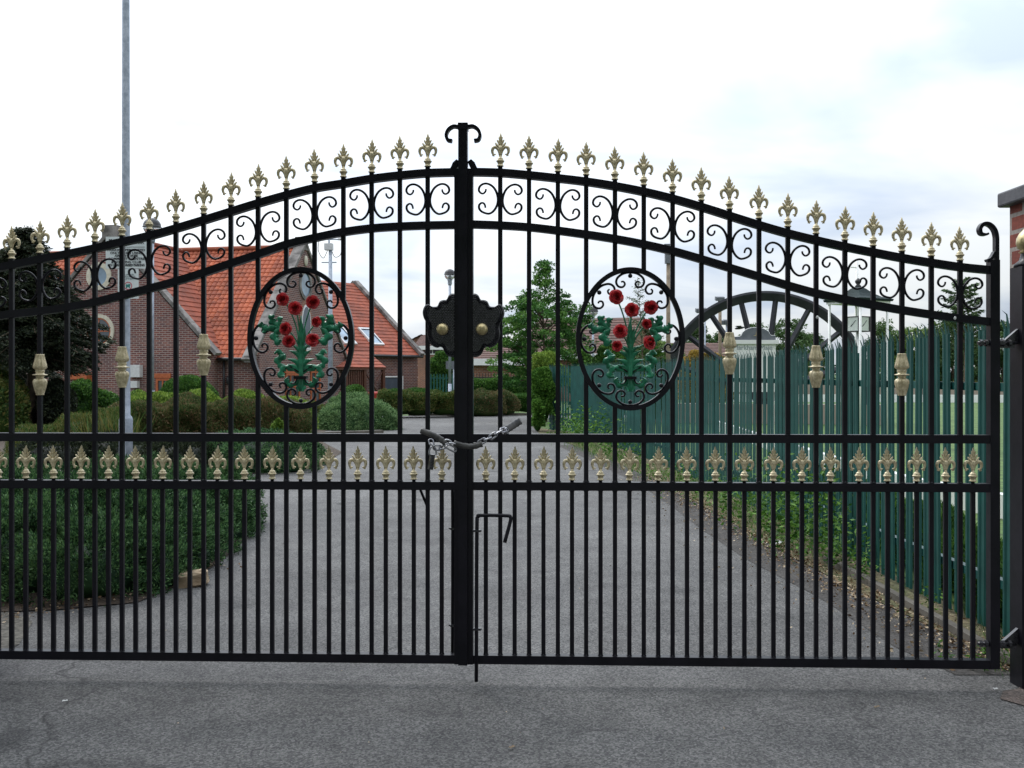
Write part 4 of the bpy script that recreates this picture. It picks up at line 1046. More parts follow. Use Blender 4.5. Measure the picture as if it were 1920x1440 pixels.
def round_window(fr, x, z, y, r, parent, ring=M_CREAM, glass=M_GLASS, fw=0.14, bars=True, barmat=M_ORANGE):
    """on a wall facing -y of frame fr, at depth y"""
    mb = MB(); n = 32
    def circ(rr, yy): return [fr(Vector((x + rr * math.cos(2 * PI * k / n), yy, z + rr * math.sin(2 * PI * k / n)))) for k in range(n)]
    A, B, C_, D_ = circ(r, y + .01), circ(r, y - .05), circ(r - fw, y - .05), circ(r - fw, y + .01)
    for k in range(n):
        j = (k + 1) % n; mb.quad(A[k], A[j], B[j], B[k]); mb.quad(B[k], B[j], C_[j], C_[k]); mb.quad(C_[k], C_[j], D_[j], D_[k])
    wn_ = mb.build('round_window', ring, parent)
    mb = MB(); mb.poly(circ(r - fw + .002, y - .006)); mb.build('pane', glass, wn_)
    if bars:
        mb = MB(); 
        E, F_ = circ(r - fw, y - .03), circ(r - fw - .05, y - .03)
        for k in range(n): mb.quad(E[k], E[(k + 1) % n], F_[(k + 1) % n], F_[k])
        for (x0, x1, z0, z1) in ((x - .02, x + .02, z - r + fw, z + r - fw), (x - r + fw, x + r - fw, z - .02, z + .02)):
            mb.quad(fr((x0, y - .02, z0)), fr((x1, y - .02, z0)), fr((x1, y - .02, z1)), fr((x0, y - .02, z1)))
        mb.build('glazing_bar', barmat, wn_)
ZR, ZE = 6.4, 2.05
# main range: ridge along x, eaves front and back
wallprism(HF, [(-15, -.1), (0, -.1), (0, ZE), (-15, ZE)], -4.36, -4.1, M_BRICK, 'front_wall', hall)
wallprism(HF, [(-15, -.1), (0, -.1), (0, ZE), (-15, ZE)], 4.1, 4.36, M_BRICK, 'rear_wall', hall)
# east gable (faces right): build in a frame turned 90 degrees so outline x runs away from us
HE = lambda p: HF((-p[1] + 0.0, p[0], p[2]))
gable = [(-4.36, -.1), (4.36, -.1), (4.36, ZE), (0, ZR + .02), (-4.36, ZE)]
wallprism(HE, gable, 0.0, 0.25, M_BRICK, 'gable_wall', hall)
roof_slope(HF, (-15.2, 0, ZR), (-.12, 0, ZR), (0, -1), 4.55, 4.55, M_TILE, pitch=.2, course=.25, parent=hall)
roof_slope(HF, (-15.2, 0, ZR), (-.12, 0, ZR), (0, 1), 4.55, 4.55, M_TILE, pitch=.2, course=.25, parent=hall)
mb = MB(); mb.tube([HF((x, 0, ZR + .03)) for x in np.linspace(-15.2, -.1, 40)], 0.11, 8); mb.build('ridge_tiles', M_TILE, hall)
def coping(fr, pts, y0, y1, w_=0.10, name='coping', mat=M_COPING):
    mb = MB()
    for (a, b) in zip(pts[:-1], pts[1:]):
        a_, b_ = Vector((a[0], 0, a[1])), Vector((b[0], 0, b[1])); d = (b_ - a_).normalized(); nn = Vector((-d.z, 0, d.x)); L_ = (b_ - a_).length
        if nn.z < 0: nn = -nn
        k = max(1, int(L_ / 0.7))
        for i in range(k):
            s0, s1 = a_ + d * (L_ * i / k + .008), a_ + d * (L_ * (i + 1) / k - .008)
            q = [s0 - nn * .02, s1 - nn * .02, s1 + nn * w_, s0 + nn * w_]
            A = [fr(Vector((p.x, y0, p.z))) for p in q]; B = [fr(Vector((p.x, y1, p.z))) for p in q]
            mb.poly(A); mb.poly(B[::-1])
            for t in range(4): mb.quad(A[t], A[(t + 1) % 4], B[(t + 1) % 4], B[t])
    return mb.build(name, mat, hall)
coping(HE, [(-4.75, 1.78), (0, ZR + .14), (4.75, 1.78)], -.07, .36)
mb = MB(); mb.box(-.2, .2, -.05, .35, ZR - .1, ZR + .42, Matrix.Identity(4)); mb.v = [tuple(HE(v)) for v in mb.v]; mb.build('apex_stone', M_COPING, hall)
mb = MB(); mb.box(-4.75, -4.4, -.04, .27, 1.74, 1.98); mb.v = [tuple(HE(v)) for v in mb.v]; mb.build('kneeler_stone', M_COPING, hall)
mb = MB(); mb.box(4.4, 4.75, -.04, .27, 1.74, 1.98); mb.v = [tuple(HE(v)) for v in mb.v]; mb.build('kneeler_stone', M_COPING, hall)
HE2 = lambda p: HF((-p[1], p[0], p[2]))
round_window(HE, 0.0, PZ(534, 40), -.0, 0.62, hall, ring=M_COPING, glass=M_GLASSB, fw=.16, bars=False)
mb = MB(); mb.ball((0, -.03, PZ(489, 40)), .16, .06, .22); mb.v = [tuple(HE(v)) for v in mb.v]; mb.build('stone_plaque', M_CREAM, hall)
# arched window in gable
def framed(fr, x0, x1, z0, z1, y, parent, name='window', fm=M_ORANGE, gm=M_GLASS, fw=.08, mull=1, trans=0, arch=False):
    mb = MB()
    def bx(a, b, c, d, ya, yb):
        i0 = len(mb.v); mb.box(a, b, ya, yb, c, d)
        for i in range(i0, len(mb.v)): mb.v[i] = tuple(fr(Vector(mb.v[i])))
    bx(x0, x0 + fw, z0, z1, y - .05, y + .02); bx(x1 - fw, x1, z0, z1, y - .05, y + .02)
    bx(x0 + fw, x1 - fw, z1 - fw, z1, y - .05, y + .02); bx(x0 + fw, x1 - fw, z0, z0 + fw, y - .05, y + .02)
    for k in range(mull): xm = x0 + (x1 - x0) * (k + 1) / (mull + 1); bx(xm - fw / 3, xm + fw / 3, z0 + fw, z1 - fw, y - .045, y + .01)
    for k in range(trans): zm = z0 + (z1 - z0) * (k + 1) / (trans + 1); bx(x0 + fw, x1 - fw, zm - fw / 3, zm + fw / 3, y - .04, y + .01)
    o = mb.build(name, fm, parent)
    mb = MB(); mb.quad(*[fr(Vector(p)) for p in ((x0 + fw, y - .008, z0 + fw), (x1 - fw, y - .008, z0 + fw), (x1 - fw, y - .008, z1 - fw), (x0 + fw, y - .008, z1 - fw))]); mb.build('pane', gm, o)
    return o
mb = MB(); n = 12; xs = [(-.85, 2.2), (.85, 2.2), (.85, 3.3)] + [(.85 * math.cos(t), 3.3 + 1.0 * math.sin(t)) for t in np.linspace(0.1, PI - .1, n)] + [(-.85, 3.3)]
xs = [(x * .74, z) for x, z in xs]; mb.prism(xs, -.04, .03, HE); mb.build('arch_surround', M_BRICK3, hall)
mb = MB(); xs2 = [(x * .72, 2.3 + (z - 2.2) * .86) for x, z in xs]; mb.prism(xs2, -.06, .02, HE); aw = mb.build('arched_window', M_FASCIA, hall)
mb = MB(); mb.prism([(x * .84, 2.4 + (z - 2.3) * .9) for x, z in xs2], -.075, .0, HE); mb.build('pane', M_GLASS, aw)
for (a, b, z0, z1) in ((-1.9, -.6, .3, 1.35), (.5, 1.5, .0, 1.45)):
    framed(HE, a, b, z0, z1, -.0, hall, 'timber_window', mull=2 if a < 0 else 1, trans=1)
for a, b, c, d in ((-2.0, -.5, 1.36, 1.6), (.4, 1.6, 1.46, 1.7)):
    mb = MB(); mb.box(a, b, -.06, .02, c, d); mb.v = [tuple(HE(v)) for v in mb.v]; mb.build('orange_panel', M_ORANGE, hall)
# projecting wing with gable facing the drive
WX, WY, WH = -5.36, -5.1, 3.88
wing = [(WX - WH, -.1), (WX + WH, -.1), (WX + WH, 2.2), (WX, 6.33), (WX - WH, 2.2)]
wallprism(HF, wing, WY, WY + .25, M_BRICK, 'gable_wall', hall)
wallprism(HF, [(WX + WH - .25, -.1), (WX + WH, -.1), (WX + WH, 2.15), (WX + WH - .25, 2.15)], WY + .25, -4.1, M_BRICK, 'return_wall', hall)
roof_slope(HF, (WX, WY + .15, 6.35), (WX, 0.2, 6.35), (1, 0), WH + .12, (WH + .12) * 1.064, M_TILE2, plain=True, course=.26, name='wing_roof', parent=hall)
roof_slope(HF, (WX, WY + .15, 6.35), (WX, 0.2, 6.35), (-1, 0), WH + .12, (WH + .12) * 1.064, M_TILE2, plain=True, course=.26, name='wing_roof', parent=hall)
coping(HF, [(WX - WH - .3, 2.0), (WX, 6.43), (WX + WH + .3, 2.0)], WY - .06, WY + .33)
mb = MB(); mb.box(WX - .28, WX + .28, WY - .05, WY + .4, 6.2, 6.72); mb.v = [tuple(HF(v)) for v in mb.v]; mb.build('apex_stone', M_COPING, hall)
mb = MB(); mb.tube([HF((WX, y, 6.38)) for y in np.linspace(WY + .3, -.1, 20)], 0.1, 8); mb.build('ridge_tiles', M_TILE2, hall)
def onwing(px, py):      # photo pixel -> wing gable coordinates
    k = (px - 960) / F; c, s_ = math.cos(HA), math.sin(HA)
    # HX + x c - WY s = k (HY + x s + WY c)
    x = (k * (HY + WY * c) - HX + WY * s_) / (c - k * s_); Y = HY + x * s_ + WY * c
    return x, H - (py - HOR) / F * Y
x, z = onwing(186, 518); round_window(HF, x, z, WY, .50, hall, glass=M_GLASSB, fw=.17, bars=False)
x, z = onwing(186, 621); round_window(HF, x, z, WY, .62, hall, fw=.13)
x0, z0 = onwing(140, 728); x1, z1 = onwing(173, 712); framed(HF, x0, x1, .5, z1 + .05, WY, hall, 'timber_window', mull=2)
mb = MB(); x0, z0 = onwing(132, 711); x1, z1 = onwing(172, 699); mb.box(x0, x1, WY - .3, WY + .02, z0, z1); mb.v = [tuple(HF(v)) for v in mb.v]; mb.build('orange_canopy', M_ORANGE, hall)
mb = MB(); x0, z0 = onwing(291, 709); x1, z1 = onwing(321, 700); mb.box(x0, x1, WY - .06, WY + .02, z0, z1); mb.v = [tuple(HF(v)) for v in mb.v]; mb.build('orange_lintel', M_ORANGE, hall)
framed(HF, x0 + .05, x1 - .05, .3, z0 - .01, WY, hall, 'timber_window', mull=1)
mb = MB(); x0, z0 = onwing(247, 707); x1, z1 = onwing(268, 684); mb.box(x0, x1, WY - .22, WY + .02, z0, z1); mb.v = [tuple(HF(v)) for v in mb.v]; mb.build('meter_box', M_LIGHTBOX, hall)
mb = MB(); x0, z0 = onwing(250, 727); x1, z1 = onwing(262, 714); mb.box(x0, x1, WY - .18, WY + .02, z0, z1); mb.v = [tuple(HF(v)) for v in mb.v]; mb.build('meter_box', M_LIGHTBOX, hall)
# gutter, downpipe, lamp
mb = MB(); mb.tube([HF((x, -4.6, 1.86)) for x in np.linspace(-1.4, .1, 5)], .06, 8); mb.tube([HF((-1.2, -4.47, z)) for z in (1.85, 1.0, 0)], .045, 8)
mb.build('gutter', M_GUTTER, hall)
mb = MB(); mb.lathe([(.04, -.15), (.09, -.08), (.09, .08), (.04, .15)], 12, c=HF((-1.0 + .0, -4.5, PZ(713, 36)))); mb.build('wall_lamp', M_GUTTER, hall)
# rear range with its slope turned to the right, velux windows and lower porch
A3 = Vector((-8.13, 52.0)); m3 = Vector((.8, -.6)); r3 = Vector((-.6, -.8)); a3 = math.atan2(-.8, -.6)
F3 = lambda p: Vector((A3.x + r3.x * p[0] + m3.x * p[1], A3.y + r3.y * p[0] + m3.y * p[1], p[2]))   # x along ridge towards us, y downhill
Z3 = 6.03; RUN3, DROP3 = 4.55, 3.80
roof_slope(F3, (0, 0, Z3), (9.4, 0, Z3), (0, 1), RUN3, DROP3, M_TILE2, plain=True, course=.26, name='rear_range_roof', parent=hall)
roof_slope(F3, (0, 0, Z3), (9.4, 0, Z3), (0, -1), RUN3, DROP3, M_TILE2, plain=True, course=.26, name='rear_range_roof', parent=hall)
wallprism(lambda p: F3((p[0], RUN3 - .25 + p[1], p[2])), [(0, -.1), (8.6, -.1), (8.6, 2.3), (0, 2.3)], -.25, 0, M_BRICK, 'rear_range_wall', hall)
G3 = lambda p: F3((p[1], p[0], p[2]))
wallprism(G3, [(-RUN3 + .3, -.1), (RUN3 - .3, -.1), (RUN3 - .3, 2.3), (0, Z3 - .03), (-RUN3 + .3, 2.3)], .02, .27, M_BRICK, 'rear_range_gable', hall)
mb = MB()
coping(G3, [(RUN3 + .1, Z3 - DROP3), (0, Z3 + .06)], -.08, .2, .13); coping(G3, [(-RUN3 - .1, Z3 - DROP3), (0, Z3 + .06)], -.08, .2, .13)
# porch: catslide roof below the eave
SL = Vector((0, RUN3, -DROP3)).normalized()
roof_slope(F3, (3.6, RUN3 - .05, Z3 - DROP3 + .1), (8.3, RUN3 - .05, Z3 - DROP3 + .1), (0, 1), 1.15, .72, M_TILE2, plain=True, course=.26, name='porch_roof', parent=hall)
mb = MB()
def b3(x0, x1, y0, y1, z0, z1):
    i0 = len(mb.v); mb.box(x0, x1, y0, y1, z0, z1)
    for i in range(i0, len(mb.v)): mb.v[i] = tuple(F3(Vector(mb.v[i])))
for x in (3.7, 4.9, 6.1, 7.2, 8.2): b3(x - .07, x + .07, RUN3 + .92, RUN3 + 1.06, 0, 1.62)
b3(3.6, 8.3, RUN3 + .90, RUN3 + 1.08, 1.50, 1.60)
for k in range(9): b3(5.0 + k * .13, 5.07 + k * .13, RUN3 + .95, RUN3 + 1.0, .1, 1.5)
b3(3.7, 4.9, RUN3 + .93, RUN3 + 1.0, .0, .1)
mb.build('porch_frame', M_DARKWOOD, hall)
mb = MB(); mb.tube([F3((3.75, RUN3 + .97, .1)), F3((4.85, RUN3 + .97, 1.45))], .045, 6); mb.tube([F3((3.75, RUN3 + 1.0, 1.45)), F3((4.85, RUN3 + 1.0, .1))], .045, 6); mb.build('cross_brace', M_DARKWOOD, hall)
framed(lambda p: F3((8.3 - p[0], RUN3 + .0 - p[1], p[2])), 0.2, 1.5, .1, 1.5, -.02, hall, 'door', fm=M_DARKWOOD, mull=1)
# blue-grey shuttered opening with white frame in the right hand wall
o = framed(lambda p: F3((2.7 - p[0], RUN3 - p[1], p[2])), 0, 1.35, .15, 1.22, -.0, hall, 'shuttered_opening', fm=M_FASCIA, gm=M_GREYDOOR, fw=.06, mull=0)
mb = MB(); mb.tube([F3((x, RUN3 + .1, Z3 - DROP3 - .06)) for x in (0, 1.8, 3.6)], .06, 8); mb.build('gutter', M_GUTTER, hall)
def velux(u0, u1, v0, v1):
    mb = MB(); nn = Vector((0, DROP3, RUN3)).normalized()
    def pt(u, v, h): p = Vector((u, 0, Z3)) + SL * v + nn * h; return F3(p)
    q = [(u0, v0), (u1, v0), (u1, v1), (u0, v1)]
    inn = [(u0 + .09, v0 + .12), (u1 - .09, v0 + .12), (u1 - .09, v1 - .12), (u0 + .09, v1 - .12)]
    for t in range(4):
        a, b = q[t], q[(t + 1) % 4]; c, d = inn[(t + 1) % 4], inn[t]
        mb.quad(pt(*a, .10), pt(*b, .10), pt(*c, .10), pt(*d, .10)); mb.quad(pt(*a, -.02), pt(*b, -.02), pt(*b, .10), pt(*a, .10))
    o = mb.build('roof_window', M_LIGHTBOX, hall)
    mb = MB(); mb.poly([pt(u, v, .06) for u, v in inn]); mb.build('pane', M_GLASSB, o)
velux(2.1, 2.9, 3.95, 5.25); velux(3.9, 4.7, 3.95, 5.25)

# red litter bin by the porch
bn = thing('litter_bin', 'small red bin standing in front of the dark timber porch', 'bin', (PX(706, 33), 33, 0))
mb = MB(); mb.lathe([(.2, 0), (.22, .05), (.25, .62), (.27, .66), (.27, .72), (.22, .74)], 16, c=(PX(706, 33), 33, 0)); mb.build('bucket', M_RED, bn)

# ================================================================== HOUSES BEYOND
def house(name, label, cx, cy, ang, w_, dpt, eave, ridge, wmat=M_BRICK3, rmat=M_TILE3, wins=(), fascia=True, along=True, group='distant houses'):
    h = thing(name, label, 'building', (cx, cy, 0), 0, group)
    fr = frame_at((cx, cy), ang)
    for y0, y1 in ((-dpt / 2, -dpt / 2 + .25), (dpt / 2 - .25, dpt / 2)):
        ol = [(-w_ / 2, -.1), (w_ / 2, -.1), (w_ / 2, eave), (-w_ / 2, eave)] if along else [(-w_ / 2, -.1), (w_ / 2, -.1), (w_ / 2, eave), (0, ridge), (-w_ / 2, eave)]
        wallprism(fr, ol, y0, y1, wmat, 'wall', h)
    fs = lambda p: fr((p[1], p[0], p[2]))
    for y0, y1 in ((-w_ / 2, -w_ / 2 + .25), (w_ / 2 - .25, w_ / 2)):
        ol = [(-dpt / 2 + .25, -.1), (dpt / 2 - .25, -.1), (dpt / 2 - .25, eave), (0, ridge - .05), (-dpt / 2 + .25, eave)] if along else [(-dpt / 2 + .25, -.1), (dpt / 2 - .25, -.1), (dpt / 2 - .25, eave), (-dpt / 2 + .25, eave)]
        wallprism(fs, ol, y0, y1, wmat, 'side_wall', h)
    if along:
        for sg in (-1, 1): roof_slope(fr, (-w_ / 2 - .25, 0, ridge + .05), (w_ / 2 + .25, 0, ridge + .05), (0, sg), dpt / 2 + .3, (ridge - eave) * (1 + .6 / dpt), rmat, plain=True, parent=h)
        if fascia:
            mb = MB(); i0 = 0; mb.box(-w_ / 2 - .2, w_ / 2 + .2, -dpt / 2 - .32, -dpt / 2 - .28, eave - .32, eave - .02); mb.v = [tuple(fr(Vector(v))) for v in mb.v]; mb.build('fascia', M_FASCIA, h)
    else:
        for sg in (-1, 1): roof_slope(fr, (0, -dpt / 2 - .2, ridge + .05), (0, dpt / 2 + .2, ridge + .05), (sg, 0), w_ / 2 + .25, (ridge - eave) * (1 + .5 / w_), rmat, plain=True, parent=h)
    for (x0, x1, z0, z1) in wins: framed(fr, x0, x1, z0, z1, -dpt / 2, h, 'window', fm=M_FASCIA, mull=1)
    return h
house('brick_house', 'red brick house with white windows seen between the hall and lock plate', PX(787, 80), 84, R(2), 4.6, 8, PZ(655, 80), PZ(628, 80), wins=[(-.9, .2, 1.0, 2.0), (1.2, 2.0, PZ(664, 80), PZ(652, 80))], along=False)
house('brick_house', 'brick house with white fascia and dark upper window just left of the centre post', PX(842, 76), 80, R(-3), 4.4, 8, PZ(648, 76), PZ(625, 76), wins=[(-1.9, -.2, PZ(665, 76), PZ(650, 76))])
house('garage_building', 'low brick outbuilding with brown roof and white fascia behind the far hedge', PX(930, 46), 48, R(-2), 2.7, 4, PZ(672, 46), PZ(645, 46))
house('brick_house', 'brown roofed house partly hidden by the maple and right medallion', PX(1120, 48), 52, R(-20), 5.2, 7, PZ(662, 48), PZ(590, 48), along=True)
house('brick_house', 'small brown roofed bungalow behind the golden shrub left of the wheel', PX(1335, 70), 73, R(8), 4.6, 6, PZ(672, 70), PZ(642, 70))
rm = thing('rendered_wall', 'pale rendered garden wall end beside the outbuilding', 'wall', (PX(994, 45), 45, 0))
mb = MB(); mb.box(PX(984, 45), PX(1012, 45), 44.9, 45.1, 0, PZ(683, 45)); mb.build('panel', M_CREAM, rm); mb = MB(); mb.box(PX(983, 45), PX(1013, 45), 44.85, 45.15, PZ(683, 45), PZ(680, 45)); mb.build('coping', M_COPING, rm)

# ================================================================== COLLIERY WHEEL
WD = 27.0; WC = P(1432, 738, WD); WR = 191.5 * WD / F
wh = thing('winding_wheel', 'huge dark colliery winding wheel standing half sunk in a brick plinth behind the fence', 'wheel', (WC.x, WD, 0))
fw_ = frame_at((WC.x, WD), R(-14))
def whp(r, t, y): p = fw_(Vector((r * math.sin(t), y, 0))); return Vector((p.x, p.y, WC.z + r * math.cos(t)))
mb = MB(); N_ = 72; rng = np.linspace(R(-100), R(100), N_)
sec = [(WR, -.16), (WR, -.10), (WR - .07, -.05), (WR - .07, .05), (WR, .10), (WR, .16), (WR - .06, .17), (WR - .25, .09), (WR - .25, -.09), (WR - .06, -.17)]
sec = [(r, y * 1.35) for r, y in sec]; rows = [[whp(r, t, y) for t in rng] for r, y in sec + [sec[0]]]; mb.grid(rows, smooth=False); mb.build('rim', M_WHEEL, wh)
angs = [-52, -33, -13.5, 7, 27.4, 50, 71, -72]
for a in angs:
    t = R(a * 1.0); mb = MB()
    for y in (-.07, .07): mb.tube([whp(.3, t, y * 1.8), whp(WR - .2, t, y)], [.085, .07], 4)
    mb.tube([whp(.3, t, -.12), whp(WR - .22, t, -.02)], [.09, .075], 4); mb.build('spoke', M_WHEEL, wh)
mb = MB(); mb.tube([whp(0, 0, -.3), whp(0, 0, .3)], .34, 20); mb.tube([whp(0, 0, -.4), whp(0, 0, .4)], .14, 14); mb.build('hub', M_WHEEL, wh)
mb = MB(); mb.box(-3.1, 3.1, -.35, .35, 0, WC.z - .28); mb.v = [tuple(fw_(Vector(v))) for v in mb.v]; mb.build('plinth', M_BRICK3, wh)

# memorial sign in front of the wheel
SD = 15.5
ms = thing('memorial_sign', 'white board sign with curved grey pediment and gilt emblem in front of the wheel', 'sign', (PX(1410, SD), SD, 0))
fs_ = frame_at((PX(1410, SD), SD), R(4)); sx = SD / F
def sp_(px, py): return ((px - 1410) * sx, H - (py - HOR) * sx)
def from_px(lst): return [sp_(a, b) for a, b in lst]
ped = [(1366, 638), (1366, 632), (1374, 632), (1386, 631), (1390, 628)] + [(1417 - 27 * math.cos(t), 629 - 15 * math.sin(t)) for t in np.linspace(.15, PI - .15, 14)] + [(1446, 629), (1454, 629), (1455, 637)]
mb = MB(); mb.prism([(x, z) for x, z in from_px(ped)], -.02, .03, fs_); mb.build('pediment', M_SHUTTER, ms)
mb = MB(); pts = [Vector((x, 0, z)) for x, z in from_px(ped[1:-1])]; mb.tube([fs_(Vector((p.x, -.01, p.z))) for p in pts], .007, 6); mb.build('pediment_moulding', M_WHITE, ms)
mb = MB(); x0, z0 = sp_(1362, 645); x1, z1 = sp_(1460, 637.5); mb.prism([(x0, z0), (x1, z0), (x1, z1), (x0, z1)], -.05, .06, fs_); mb.build('cornice', M_WHITE, ms)
mb = MB(); x0, z0 = sp_(1368, 735); x1, z1 = sp_(1455, 645); mb.prism([(x0, z0), (x1, z0), (x1, z1 - .001), (x0, z1 - .001)], -.015, .03, fs_); mb.build('board', M_WHITE, ms)
for px in (1372, 1451):
    mb = MB(); x0, z0 = sp_(px - 3, 650); x1, _ = sp_(px + 3, 650); mb.prism([(x0, 0), (x1, 0), (x1, z0), (x0, z0)], .031, .09, fs_); mb.build('sign_post', M_WHITE, ms)
mb = MB(); ex, ez = sp_(1417, 629)
for (ax, az, w1) in ((0, 1, 2.2), (-.95, -.1, 2.0), (.95, -.1, 2.0), (0, -.3, 2.6)):
    L_ = 8 * sx * (1 if az > 0 else .8); tip = Vector((ex + ax * L_, -.028, ez + az * L_)); nn = Vector((-az, 0, ax)) * w1 * sx; b_ = Vector((ex, -.028, ez))
    mb.poly([fs_(b_ + nn * .5), fs_(tip), fs_(b_ - nn * .5)])
mb.build('emblem', M_GOLDBALL, ms)
def text_mesh(name, s_, size, mat, center, fr, parent, yoff, bold=0.0, wscale=1.0, extr=0.0015):
    cu = bpy.data.curves.new(name, 'FONT'); cu.body = s_; cu.size = size; cu.align_x = 'CENTER'; cu.align_y = 'CENTER'; cu.extrude = extr; cu.offset = bold
    to = bpy.data.objects.new(name, cu); COL.objects.link(to); dg = bpy.context.evaluated_depsgraph_get(); dg.update()
    me0 = bpy.data.meshes.new_from_object(to.evaluated_get(dg)); bpy.data.objects.remove(to); off = world_loc(parent)
    for v in me0.vertices:
        x, y, z = v.co; p = fr(Vector((center[0] + x * wscale, yoff - z, center[1] + y))); v.co = p - off
    me0.materials.clear(); me0.materials.append(mat); me0.name = name
    return put(name, me0, parent)
cx_, cz_ = sp_(1411, 652); text_mesh('lettering', 'Markham Main', .105, M_INKGREY, (cx_, cz_), fs_, ms, -.018, 0.0)

# ================================================================== CLOCK SHELTER
CD = 19.0; cs_ = CD / F; CX = PX(1609, CD)
ck = thing('clock_shelter', 'slim white posted shelter with pagoda roof over a square hanging clock', 'clock', (CX, CD, 0))
fc = frame_at((CX, CD), R(30)); zt = PZ(562, CD)
mb = MB(); rows = []
for (hw, z) in ((.44, zt - .04), (.455, zt), (.30, zt + .05), (.19, zt + .12), (.10, zt + .21), (.04, zt + .25)):
    rows.append([fc(Vector((x, y, z))) for x, y in ((-hw, -hw), (hw, -hw), (hw, hw), (-hw, hw), (-hw, -hw))])
mb.grid(rows, smooth=False); mb.poly(rows[0][:4][::-1]); mb.build('pagoda_roof', M_ROOFDARK, ck)
mb = MB(); mb.lathe([(.05, zt + .23), (.06, zt + .26), (.03, zt + .29), (.055, zt + .33), (.06, zt + .36), (.015, zt + .41)], 14, c=(CX, CD, 0)); mb.build('roof_finial', M_GUTTER, ck)
mb = MB(); mb.box(-.41, .41, -.41, .41, zt - .085, zt - .042); mb.v = [tuple(fc(Vector(v))) for v in mb.v]; mb.build('ring_beam', M_WHITE, ck)
for (x, y) in ((-.37, -.37), (.37, -.37), (.37, .37), (-.37, .37)):
    mb = MB(); mb.tube([fc(Vector((x, y, 0))), fc(Vector((x, y, zt - .086)))], .024, 10); mb.build('post', M_WHITE, ck)
mb = MB(); z1 = PZ(595, CD); z0 = PZ(621, CD); hw = .14
mb.box(-hw, hw, -hw, hw, z0, z1); mb.box(-hw - .015, hw + .015, -hw - .015, hw + .015, z1 - .0, z1 + .015); mb.box(-hw - .015, hw + .015, -hw - .015, hw + .015, z0 - .015, z0)
for (x, y) in ((-hw, -hw), (hw, -hw), (hw, hw), (-hw, hw)): mb.box(x - .014, x + .014, y - .014, y + .014, z0, z1)
mb.v = [tuple(fc(Vector(v))) for v in mb.v]; cb = mb.build('clock_case', M_GUTTER, ck)
for k in range(4):
    Rk = lambda p, k=k: fc(Matrix.Rotation(k * PI / 2, 4, 'Z') @ Vector(p)); mb = MB()
    mb.quad(*[Rk(p) for p in ((-hw + .015, -hw - .004, z0 + .004), (hw - .015, -hw - .004, z0 + .004), (hw - .015, -hw - .004, z1 - .004), (-hw + .015, -hw - .004, z1 - .004))]); fo = mb.build('clock_face', M_CLOCK, cb)
    mb = MB(); c0 = Vector((0, -hw - .008, (z0 + z1) / 2)); mb.tube([Rk(c0), Rk(c0 + Vector((.07, 0, .07)))], .005, 4); mb.tube([Rk(c0), Rk(c0 + Vector((-.055, 0, -.05)))], .007, 4); mb.build('clock_hand', M_INK, cb)
mb = MB(); mb.tube([Vector((CX, CD, z1)), Vector((CX, CD, zt - .06))], .010, 8); mb.tube([Vector((CX, CD, 0)), Vector((CX, CD, z0))], .03, 10); mb.build('clock_column', M_WHITE, ck)

# ================================================================== POLES, LAMPS, SIGNS
# tall galvanised column with two notices
LD = 13.0; lx = PX(236, LD)
lp = thing('lamp_column', 'tall galvanised steel column rising out of the frame behind the left gate', 'lamp post', (lx, LD, 0))
mb = MB(); mb.lathe([(.086, -.02), (.086, PZ(787, LD)), (.078, PZ(782, LD)), (.056, PZ(778, LD)), (.055, 1.2), (.046, 6.6), (.04, 7.4)], 24, c=(lx, LD, 0)); mb.build('column', M_GALV, lp)
mb = MB(); mb.box(lx - .035, lx + .035, LD - .089, LD - .084, .22, .62); mb.build('access_door', M_GALV, lp)
mb = MB(); mb.tube(catmull([(lx, LD, 7.3), (lx + .1, LD - .1, 7.7), (lx + .9, LD - .4, 7.95)], 5), .035, 8); mb.box(-.14, .14, -.35, .3, -.05, .07, Matrix.Translation((lx + 1.15, LD - .5, 7.98)) @ Matrix.Rotation(R(-65), 4, 'Z')); mb.build('lantern_arm', M_GALV, lp)
def board(label, px0, px1, py0, py1, d, name='notice_board'):
    b = thing(name, label, 'sign', (PX((px0 + px1) / 2, d), d, PZ(py1, d)))
    mb = MB(); mb.box(PX(px0, d), PX(px1, d), d - .004, d, PZ(py1, d), PZ(py0, d)); mb.build('plate', M_SIGN, b)
    for z in (.25, .75):
        zz = PZ(py1, d) + (PZ(py0, d) - PZ(py1, d)) * z; mb = MB(); mb.tube([(lx + .062 * math.cos(t), LD + .062 * math.sin(t), zz) for t in np.linspace(0, 2 * PI, 17)[:-1]], .006, 6, closed=True); mb.build('clip_band', M_GALV, b)
    return b
sd = LD - .068; ident = lambda p: Vector(p)
s1 = board('white notice lettered private car park on the tall column, behind the top rail', 198.5, 276, 444, 503.5, sd)
fx = lambda p: Vector(p) + Vector((0, 0, 0))
def tline(s_, pyc, size, w_px=None, mat=M_INK, par=None, px=237, bold=.0008, d=sd):
    o = text_mesh('lettering', s_, size, mat, (0, 0), lambda p: Vector(p), par, 0, bold)
    xs = [v.co.x for v in o.data.vertices]; wd = max(xs) - min(xs); k = (w_px * d / F / wd) if w_px else 1.0; mxx = (max(xs) + min(xs)) / 2
    off = world_loc(par)
    for v in o.data.vertices:
        w_ = v.co + off; v.co = Vector(((w_.x) * k + PX(px, d), w_.y + d - .006, w_.z + PZ(pyc, d))) - off
    return o
